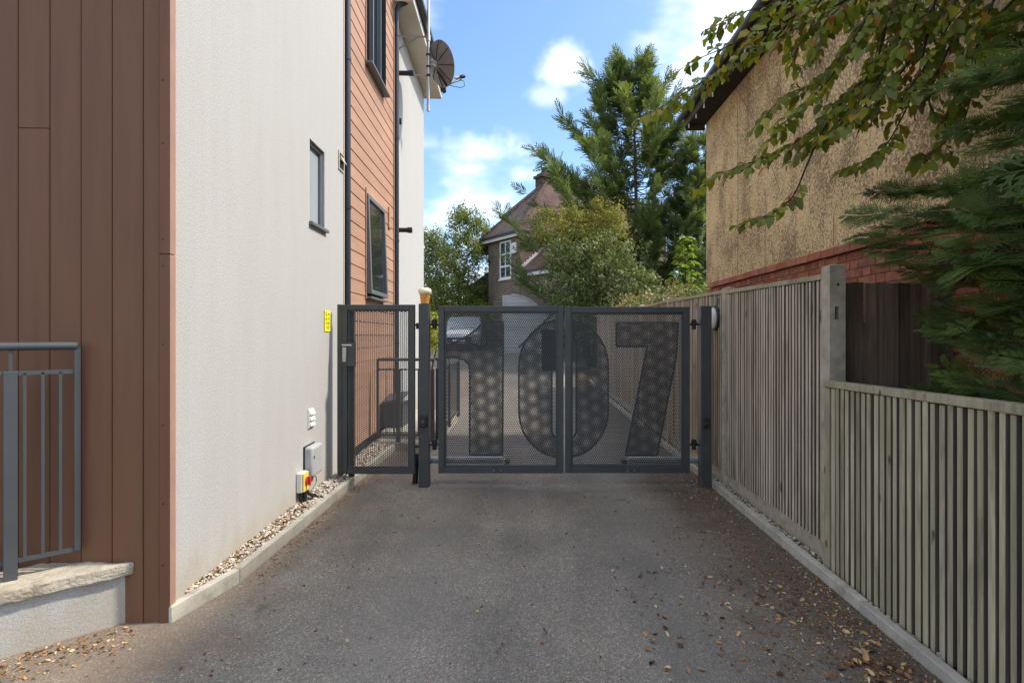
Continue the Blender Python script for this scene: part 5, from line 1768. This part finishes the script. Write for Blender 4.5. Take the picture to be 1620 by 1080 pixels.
low_t = [spray_template(14, 0, k, .040) for k in range(5)]
conifer_tree('cypress_tree', 'tall green cypress with upswept feathery branches behind the fence', (4.55, 22.3, g(0, 22.3)), 13.3, 6.5, 165, low_t, .72, 36, 'cypress', (-.3, 0), seed=8)
conifer_tree('cypress_tree', 'shorter cypress beside the tall one, against the cream house corner', (6.6, 21.2, g(0, 21)), 9.6, 2.6, 90, low_t, .62, 26, 'cypress', (0, 0))

# ------------------------------------------------------------------ shrubs along the far end of the fence
bush('olive_shrub', 'loose olive green tree in front of the brick house roof', 'tree', (1.6, 20.6, g(0, 20.6)), [((1.25, 19.9, 5.6), (1.3, .8, .85)), ((2.5, 19.9, 5.5), (1.2, .8, 1.0)), ((.55, 19.8, 5.2), (.55, .5, .6)), ((1.8, 19.8, 4.6), (1.3, .7, .8))], 210, 54, .095, 'shrub_olive', .36, 16, stem_mat='bark')
bush('buddleia_shrub', 'large arching grey-green shrub above the right gate leaf', 'shrub', (2.2, 19.0, g(0, 19)), [((1.6, 19.0, 3.7), (1.1, 1.0, 1.5)), ((2.8, 18.8, 3.6), (1.2, 1.0, 1.6)), ((3.8, 18.4, 2.8), (.8, .9, 1.1)), ((2.0, 18.9, 2.3), (1.3, .9, 1.0))], 270, 46, .14, 'shrub', .40, 16, wr=.36)
bush('bramble_shrub', 'low flowering scrub on top of the fence past the gate', 'shrub', (2.6, 11.4, 0), [((2.45, 11.6, 2.0), (.42, 1.0, .40)), ((2.9, 10.8, 2.15), (.35, .8, .42)), ((2.5, 13.0, 2.1), (.5, 1.0, .45))], 90, 40, .07, 'weeds', .22, 10)
bush('bramble_shrub', 'yellowish scrub between the fence and the corner of the cream house', 'shrub', (2.75, 9.2, 0), [((2.62, 9.3, 2.15), (.30, .5, .45)), ((2.5, 10.1, 2.0), (.3, .5, .35))], 46, 36, .06, 'weeds', .17, 8)
bush('dark_shrub', 'dark green shrub filling the gap under the cypress', 'shrub', (4.2, 15.0, 0), [((4.2, 15.6, 2.0), (.9, .8, .9)), ((4.9, 14.5, 2.2), (.8, .8, 1.0))], 80, 50, .12, 'shrub', .36, 6)
# bright sapling
t = thing('sycamore_sapling', 'bright lime green sapling standing above the scrub by the cream house', 'tree', (2.95, 10.2, 0))
q0 = P(1083, 378, 10.2)
st = [(q0.x + .1, 10.2, .2), (q0.x + .06, 10.2, 1.5), (q0.x + .02, 10.2, 2.5), (q0.x, 10.2, q0.z)]
MB().tube(st, taper(4, .02, .005), 6).build('trunk', M['twig'], t)
PP, DD, NN = [], [], []
for k in range(9):
    zz = 2.1 + (q0.z - 2.1) * k / 8
    rad = .34 * (1.15 - k / 8)
    for _ in range(16):
        az = rng.uniform(0, 6.283)
        rr = rad * rng.uniform(.3, 1)
        PP.append((q0.x + .02 + math.cos(az) * rr, 10.2 + math.sin(az) * rr, zz + rng.uniform(-.05, .05)))
        DD.append((math.cos(az), math.sin(az), -.15)); NN.append((rng.normal(0, .35), rng.normal(0, .35), 1))
leaves('crown', np.array(PP), np.array(DD), np.array(NN), rng.uniform(.10, .17, len(PP)), rng.uniform(.08, .12, len(PP)), M['sapling'], t)

# ------------------------------------------------------------------ near conifer on the right
nc = thing('conifer_tree', 'dark green feathery conifer leaning in from the right over the low fence', 'tree', (2.55, .95, 0))
MB().tube([(2.55, .95, -.05), (2.53, .97, 1.5), (2.56, .95, 3.4), (2.54, .95, 4.6)], [.11, .09, .05, .015], 12).build('trunk', M['bark'], nc, smooth=True)
hi_t = [link_me for link_me in (np_mesh('branch_spray', *spray_template(22, 10, 40 + k, .021, .10), M['conifer']) for k in range(5))]
tips = [  # px, py, depth of the branch end in the photo's frame
    (1342, 338, 2.95), (1372, 300, 3.0), (1392, 352, 2.9), (1352, 372, 2.9), (1378, 392, 2.85), (1420, 300, 2.85), (1440, 425, 2.8), (1475, 440, 2.75), (1400, 410, 2.8), (1470, 330, 2.7), (1520, 310, 2.6), (1500, 395, 2.6),
    (1466, 500, 2.75), (1500, 480, 2.7), (1530, 470, 2.5), (1470, 515, 2.7), (1540, 545, 2.5), (1500, 590, 2.55), (1570, 500, 2.4),
    (1500, 205, 2.6), (1475, 140, 2.65), (1530, 130, 2.5), (1560, 70, 2.5), (1540, 230, 2.45), (1580, 30, 2.4), (1600, 160, 2.3), (1590, 260, 2.3), (1560, 340, 2.4), (1600, 400, 2.3), (1600, 470, 2.3), (1590, 560, 2.3), (1560, 190, 2.5), (1610, 90, 2.35), (1545, 405, 2.4), (1585, 330, 2.3), (1620, 300, 2.2), (1615, 215, 2.25), (1560, 270, 2.5), (1520, 350, 2.5), (1575, 440, 2.35)]
nspray = 0
limb = MB()
for (px, py, d) in tips:
    tip = np.array(P(px, py, d))
    root = np.array([2.55, .95, max(.6, tip[2] + rng.uniform(-.16, .10))])
    a = root; pts_ = []
    for u in np.linspace(0, 1, 10):
        q = a + (tip - a) * u; q[2] -= .10 * math.sin(math.pi * u); pts_.append(q)
    limb.tube([tuple(q) for q in pts_], [.012, .011, .009, .007, .005, .003, .002, .0015, .0012, .001], 6)
    L = np.linalg.norm(tip - a)
    ks = [(u, rng.uniform(-1, 1)) for u in np.linspace(.70, .97, 7)]
    for i, (u, sd) in enumerate(ks + [(1.0, 0)]):
        j = min(8, int(u * 9)); q = pts_[j] + (pts_[min(9, j + 1)] - pts_[j]) * (u * 9 - j)
        tg = unit(pts_[9] - pts_[7])
        side = unit(np.cross(tg, [0, 0, 1]))
        dd = unit(tg + side * (.75 * (1 if i % 2 else -1) * rng.uniform(.5, 1.1) if u < .99 else 0) + rng.normal(0, .12, 3) + np.array([0, 0, .05]))
        o = link('branch_spray', hi_t[rng.integers(5)], nc)
        s = (.42 - .17 * u) * rng.uniform(.8, 1.25) if u < .99 else .27
        back = q - dd * s * (.3 + .5 * u)
        Mx = Matrix([list(r_) for r_ in frame_of(dd, unit(np.array([-.15, -.75, .75]) + rng.normal(0, .40, 3)))])
        o.matrix_basis = Matrix.Translation(Vector(back)) @ Mx.to_4x4() @ Matrix.Scale(s, 4)
        nspray += 1
limb.build('branches', M['twig'], nc, smooth=True)
inner = [spray_template(16, 4, 60 + k, .03, .12) for k in range(3)]
Vs, Fs, Rs, nv = [], [], [], 0
for k in range(420):
    zz = rng.uniform(.5, 4.5); az = rng.uniform(0, 6.283); rl = min(.95, (4.8 - zz) * .42) * rng.uniform(.35, 1)
    q = np.array([2.55 + math.cos(az) * rl * (1.0 if math.cos(az) < 0 else .15), .95 + math.sin(az) * rl, zz + rl * .1])
    if q[0] > 2.70: q[0] = 2.70
    if q[1] > 1.35 and q[0] < 1.10 * q[1]: continue
    dd = unit(np.array([math.cos(az), math.sin(az), .12]) + rng.normal(0, .35, 3))
    V, F = inner[k % 3]
    Vs.append((V * rng.uniform(.22, .4)) @ frame_of(dd, unit(np.array([0, 0, 1.0]) + rng.normal(0, .5, 3))).T + q); Fs.append(F + nv); nv += len(V); Rs.append(np.full(len(F), rng.random()))
link('foliage', np_mesh('foliage', np.concatenate(Vs), np.concatenate(Fs), M['conifer_mass'], np.concatenate(Rs)), nc, kind='stuff')
# small pale spray growing up behind the low fence
jn = thing('juniper_shrub', 'small blue-green juniper just above the low fence top', 'shrub', (2.30, 2.9, .0))
for k in range(14):
    tip = P(rng.uniform(1462, 1560), rng.uniform(588, 612), 2.75)
    rootp = np.array([2.42, 2.72, 1.08])
    dd = unit(np.array(tip) - rootp + rng.normal(0, .05, 3)); s = np.linalg.norm(np.array(tip) - rootp) * 1.05
    o = link('branch_spray', hi_t[k % 5], jn)
    Mx = Matrix([list(r_) for r_ in frame_of(dd, unit(np.array([0, 0, 1.0]) + rng.normal(0, .5, 3)))])
    o.matrix_basis = Matrix.Translation(Vector(rootp)) @ Mx.to_4x4() @ Matrix.Scale(min(s, .5), 4)
MB().tube([(2.42, 2.72, -.02), (2.43, 2.73, .6), (2.42, 2.72, 1.10)], [.02, .016, .008], 7).build('trunk', M['twig'], jn)

# ------------------------------------------------------------------ beech branches overhead
bt = thing('beech_tree', 'beech branches with yellowing leaves hanging in from the top right', 'tree', (3.4, -.9, 0))
MB().tube([(3.4, -.9, -.05), (3.38, -.88, 1.6), (3.42, -.86, 3.2), (3.36, -.7, 4.6), (3.3, -.6, 6.5)], [.20, .17, .15, .11, .05], 14).build('trunk', M['bark'], bt, smooth=True)


def leaf_tmpl(seed):
    r = np.random.default_rng(seed)
    prof = [(0, 0), (.18, .20), (.42, .32), (.66, .27), (.86, .13), (1.0, 0)]
    V, F = [], []
    cv = r.uniform(.05, .55); wv = r.uniform(.01, .07)
    for i, (x, w) in enumerate(prof):
        z = -cv * x * x
        V += [(x, w, z + w * .25 + wv * (-1) ** i), (x, 0, z), (x, -w, z + w * .25 - wv * (-1) ** i)]
    for i in range(5):
        b = i * 3
        F += [(b, b + 1, b + 4, b + 3), (b + 1, b + 2, b + 5, b + 4)]
    return np.array(V), np.array(F)


LT = [leaf_tmpl(k) for k in range(6)]
LM = [np_mesh('leaf', V, F, M['beech_leaf'], smooth=True) for V, F in LT]
paths = [  # (px, py, depth) from the thick end to the tip
    [(1420, -60, 3.0), (1330, 5, 3.1), (1230, 62, 3.2), (1130, 118, 3.25), (1060, 162, 3.3), (1012, 186, 3.3)],
    [(1400, -60, 3.1), (1300, -5, 3.2), (1190, 15, 3.3), (1125, 45, 3.35)],
    [(1360, -40, 3.1), (1250, 30, 3.2), (1160, 70, 3.3), (1100, 95, 3.3)],
    [(1500, -40, 3.0), (1470, 20, 3.0), (1400, 90, 3.0), (1330, 165, 3.05), (1260, 225, 3.1), (1195, 255, 3.1), (1135, 276, 3.1)],
    [(1330, 165, 3.05), (1300, 210, 3.0), (1275, 265, 3.0), (1255, 310, 3.0), (1225, 335, 3.0), (1180, 352, 3.0)],
    [(1480, 0, 2.95), (1466, 60, 2.95), (1450, 130, 2.95), (1425, 190, 2.95), (1392, 240, 2.95), (1335, 268, 2.95)],
    [(1440, -40, 3.2), (1390, 20, 3.2), (1345, 75, 3.2), (1290, 130, 3.2), (1245, 150, 3.2), (1210, 185, 3.2)],
    [(1470, -40, 3.3), (1440, 20, 3.3), (1380, 120, 3.3), (1320, 200, 3.3), (1270, 240, 3.3)],
    [(1560, -40, 2.9), (1530, 20, 2.9), (1500, 80, 2.9), (1470, 160, 2.9), (1500, 215, 2.85), (1460, 252, 2.85)],
    [(1640, -30, 2.8), (1590, 15, 2.8), (1560, 60, 2.8), (1540, 140, 2.8), (1520, 210, 2.8)],
    [(1400, -40, 3.4), (1360, 10, 3.4), (1310, 50, 3.4), (1280, 95, 3.4)],
    [(1520, -40, 3.2), (1480, 40, 3.2), (1430, 110, 3.2), (1400, 150, 3.2), (1370, 190, 3.2)],
    [(1640, 90, 2.7), (1600, 60, 2.75), (1555, 40, 2.8)],
    [(1640, 520, 2.5), (1618, 545, 2.45), (1612, 590, 2.4)],
    [(1450, -40, 3.5), (1410, 30, 3.5), (1360, 60, 3.5), (1320, 110, 3.5)],
    [(1420, -40, 2.9), (1370, 30, 2.9), (1330, 100, 2.9), (1290, 150, 2.95), (1240, 195, 3.0), (1215, 225, 3.0)],
    [(1470, -40, 2.8), (1425, 60, 2.85), (1380, 150, 2.85), (1350, 190, 2.9), (1300, 215, 2.9)],
    [(1520, -40, 2.7), (1500, 40, 2.75), (1460, 110, 2.8), (1420, 165, 2.8)],
    [(1360, -40, 3.3), (1330, 10, 3.3), (1295, 35, 3.3), (1262, 75, 3.3), (1258, 110, 3.3)],
    [(1590, -40, 2.6), (1560, 30, 2.65), (1540, 90, 2.7), (1515, 150, 2.75), (1500, 190, 2.75)],
    [(1400, -50, 2.8), (1360, -10, 2.85), (1310, 30, 2.9), (1285, 80, 2.95)],
    [(1430, -30, 3.4), (1400, 50, 3.4), (1385, 100, 3.4), (1350, 140, 3.4), (1310, 170, 3.4)]]
LP, LD, LN_, LS = [], [], [], []
tw = MB()
for pi_, pth in enumerate(paths):
    pts_ = [np.array(P(*q)) for q in pth]
    dense = []
    for i in range(len(pts_) - 1):
        p0 = pts_[max(0, i - 1)]; p1 = pts_[i]; p2 = pts_[i + 1]; p3 = pts_[min(len(pts_) - 1, i + 2)]
        for t_ in np.linspace(0, 1, 9)[:-1]:
            dense.append(.5 * ((2 * p1) + (-p0 + p2) * t_ + (2 * p0 - 5 * p1 + 4 * p2 - p3) * t_ ** 2 + (-p0 + 3 * p1 - 3 * p2 + p3) * t_ ** 3))
    dense.append(pts_[-1])
    MB().tube([tuple(q) for q in dense], taper(len(dense), .0075, .0018), 6).build('branch', M['twig'], bt, smooth=True)
    acc = 0; nxt = .10; sd = 1
    full = sum(np.linalg.norm(b - a) for a, b in zip(dense, dense[1:]))
    for a, b in zip(dense, dense[1:]):
        sl = np.linalg.norm(b - a)
        while acc + sl >= nxt:
            q = a + (b - a) * ((nxt - acc) / sl); tg = unit(b - a)
            side = unit(np.cross(tg, [0, 0, 1])) * sd
            droop_only = pi_ == 4 and .12 < nxt / full < .55
            if not droop_only and rng.random() < (.92 if pi_ not in (5,) or nxt / full > .55 or nxt / full < .2 else .25):
                ln = rng.uniform(.07, .20) * (1.05 - .3 * nxt / full)
                e = q + unit(tg * .7 + side * .8 + np.array([0, 0, rng.uniform(-.35, .15)])) * ln
                tw.tube([tuple(q), tuple((q + e) / 2 + np.array([0, 0, .006])), tuple(e)], [.0022, .0016, .001], 4)
                k = max(2, int(ln / .034))
                dv = unit(e - q)
                for j in range(k + 1):
                    lp_ = q + (e - q) * ((j + .6) / (k + .6))
                    ls = 1 if j % 2 else -1
                    ld = unit(dv + np.cross(dv, [0, 0, 1]) * ls * (.9 if j < k else 0) + np.array([0, 0, -.25]) + rng.normal(0, .22, 3))
                    LP.append(lp_); LD.append(ld); LN_.append(unit(np.array([0, -.25, 1.0]) + rng.normal(0, .42, 3))); LS.append(rng.uniform(.038, .086))
            sd = -sd; nxt += rng.uniform(.022, .040)
        acc += sl
    LP.append(dense[-1]); LD.append(unit(dense[-1] - dense[-3])); LN_.append(np.array([0, -.2, 1.0])); LS.append(.07)
tw.build('twigs', M['twig'], bt, kind='stuff')
tw2 = MB()
for st_, en in (((3.40, -.85, 3.6), P(1420, -60, 3.0)), ((3.38, -.8, 4.0), P(1500, -40, 3.0)), ((3.38, -.8, 4.2), P(1440, -40, 3.2)), ((3.40, -.85, 3.4), P(1560, -40, 2.9)), ((3.38, -.8, 4.4), P(1400, -40, 3.4)), ((3.40, -.85, 3.1), P(1640, -30, 2.8)), ((3.40, -.85, 2.4), P(1640, 90, 2.7)), ((3.40, -.85, 1.2), P(1640, 520, 2.5)), ((3.38, -.8, 4.5), P(1450, -40, 3.5)), ((3.38, -.8, 4.1), P(1470, -40, 3.3)), ((3.38, -.8, 4.0), P(1520, -40, 3.2)), ((3.38, -.8, 4.0), P(1360, -40, 3.1)), ((3.38, -.8, 3.8), P(1420, -40, 2.9)), ((3.38, -.8, 3.7), P(1470, -40, 2.8)), ((3.38, -.8, 3.6), P(1590, -40, 2.6))):
    pt = limb_path(st_, en, .06, 12)
    MB().tube(pt, [.026, .022, .018, .015, .012, .011, .010, .009, .008, .0078, .0076, .0075], 8).build('branch', M['bark'], bt, smooth=True)
    for k in range(3, 12):
        a, b = np.array(pt[k - 1]), np.array(pt[k])
        tg = unit(b - a)
        for _ in range(7):
            q = a + (b - a) * rng.random()
            e = q + unit(tg * .5 + rng.normal(0, .6, 3)) * rng.uniform(.1, .3)
            tw2.tube([tuple(q), tuple(e)], [.003, .001], 4)
            for u in np.linspace(.35, 1, 6):
                LP.append(q + (e - q) * u); LD.append(unit(e - q + rng.normal(0, .12, 3))); LN_.append(unit(np.array([0, -.2, 1.0]) + rng.normal(0, .45, 3))); LS.append(rng.uniform(.038, .08))
tw2.build('twigs', M['twig'], bt, kind='stuff')
order = list(range(len(LP)))
order.sort(key=lambda i: -LS[i] / LP[i][1] if abs(LP[i][0] / LP[i][1] * FPX + VX - 810) < 815 and LP[i][2] < EYE + (VY + 5) / FPX * LP[i][1] else 1)
Vs, Fs, Rs, nv = [], [], [], 0
for rank, i in enumerate(order):
    fr = frame_of(LD[i], LN_[i])
    if rank < 290:
        o = link('leaf', LM[i % 6], bt)
        o.matrix_basis = Matrix.Translation(Vector(LP[i])) @ Matrix([list(r_) for r_ in fr]).to_4x4() @ Matrix.Scale(LS[i], 4)
    else:
        V, F = LT[i % 6]
        Vs.append((V * LS[i]) @ fr.T + LP[i]); Fs.append(F + nv); nv += len(V); Rs.append(np.full(len(F), rng.random()))
if Vs:
    link('foliage', np_mesh('foliage', np.concatenate(Vs), np.concatenate(Fs), M['beech_leaf_mass'], np.concatenate(Rs), smooth=True), bt, kind='stuff')
print('SPRAYS', nspray, 'BEECH LEAVES', len(LP))
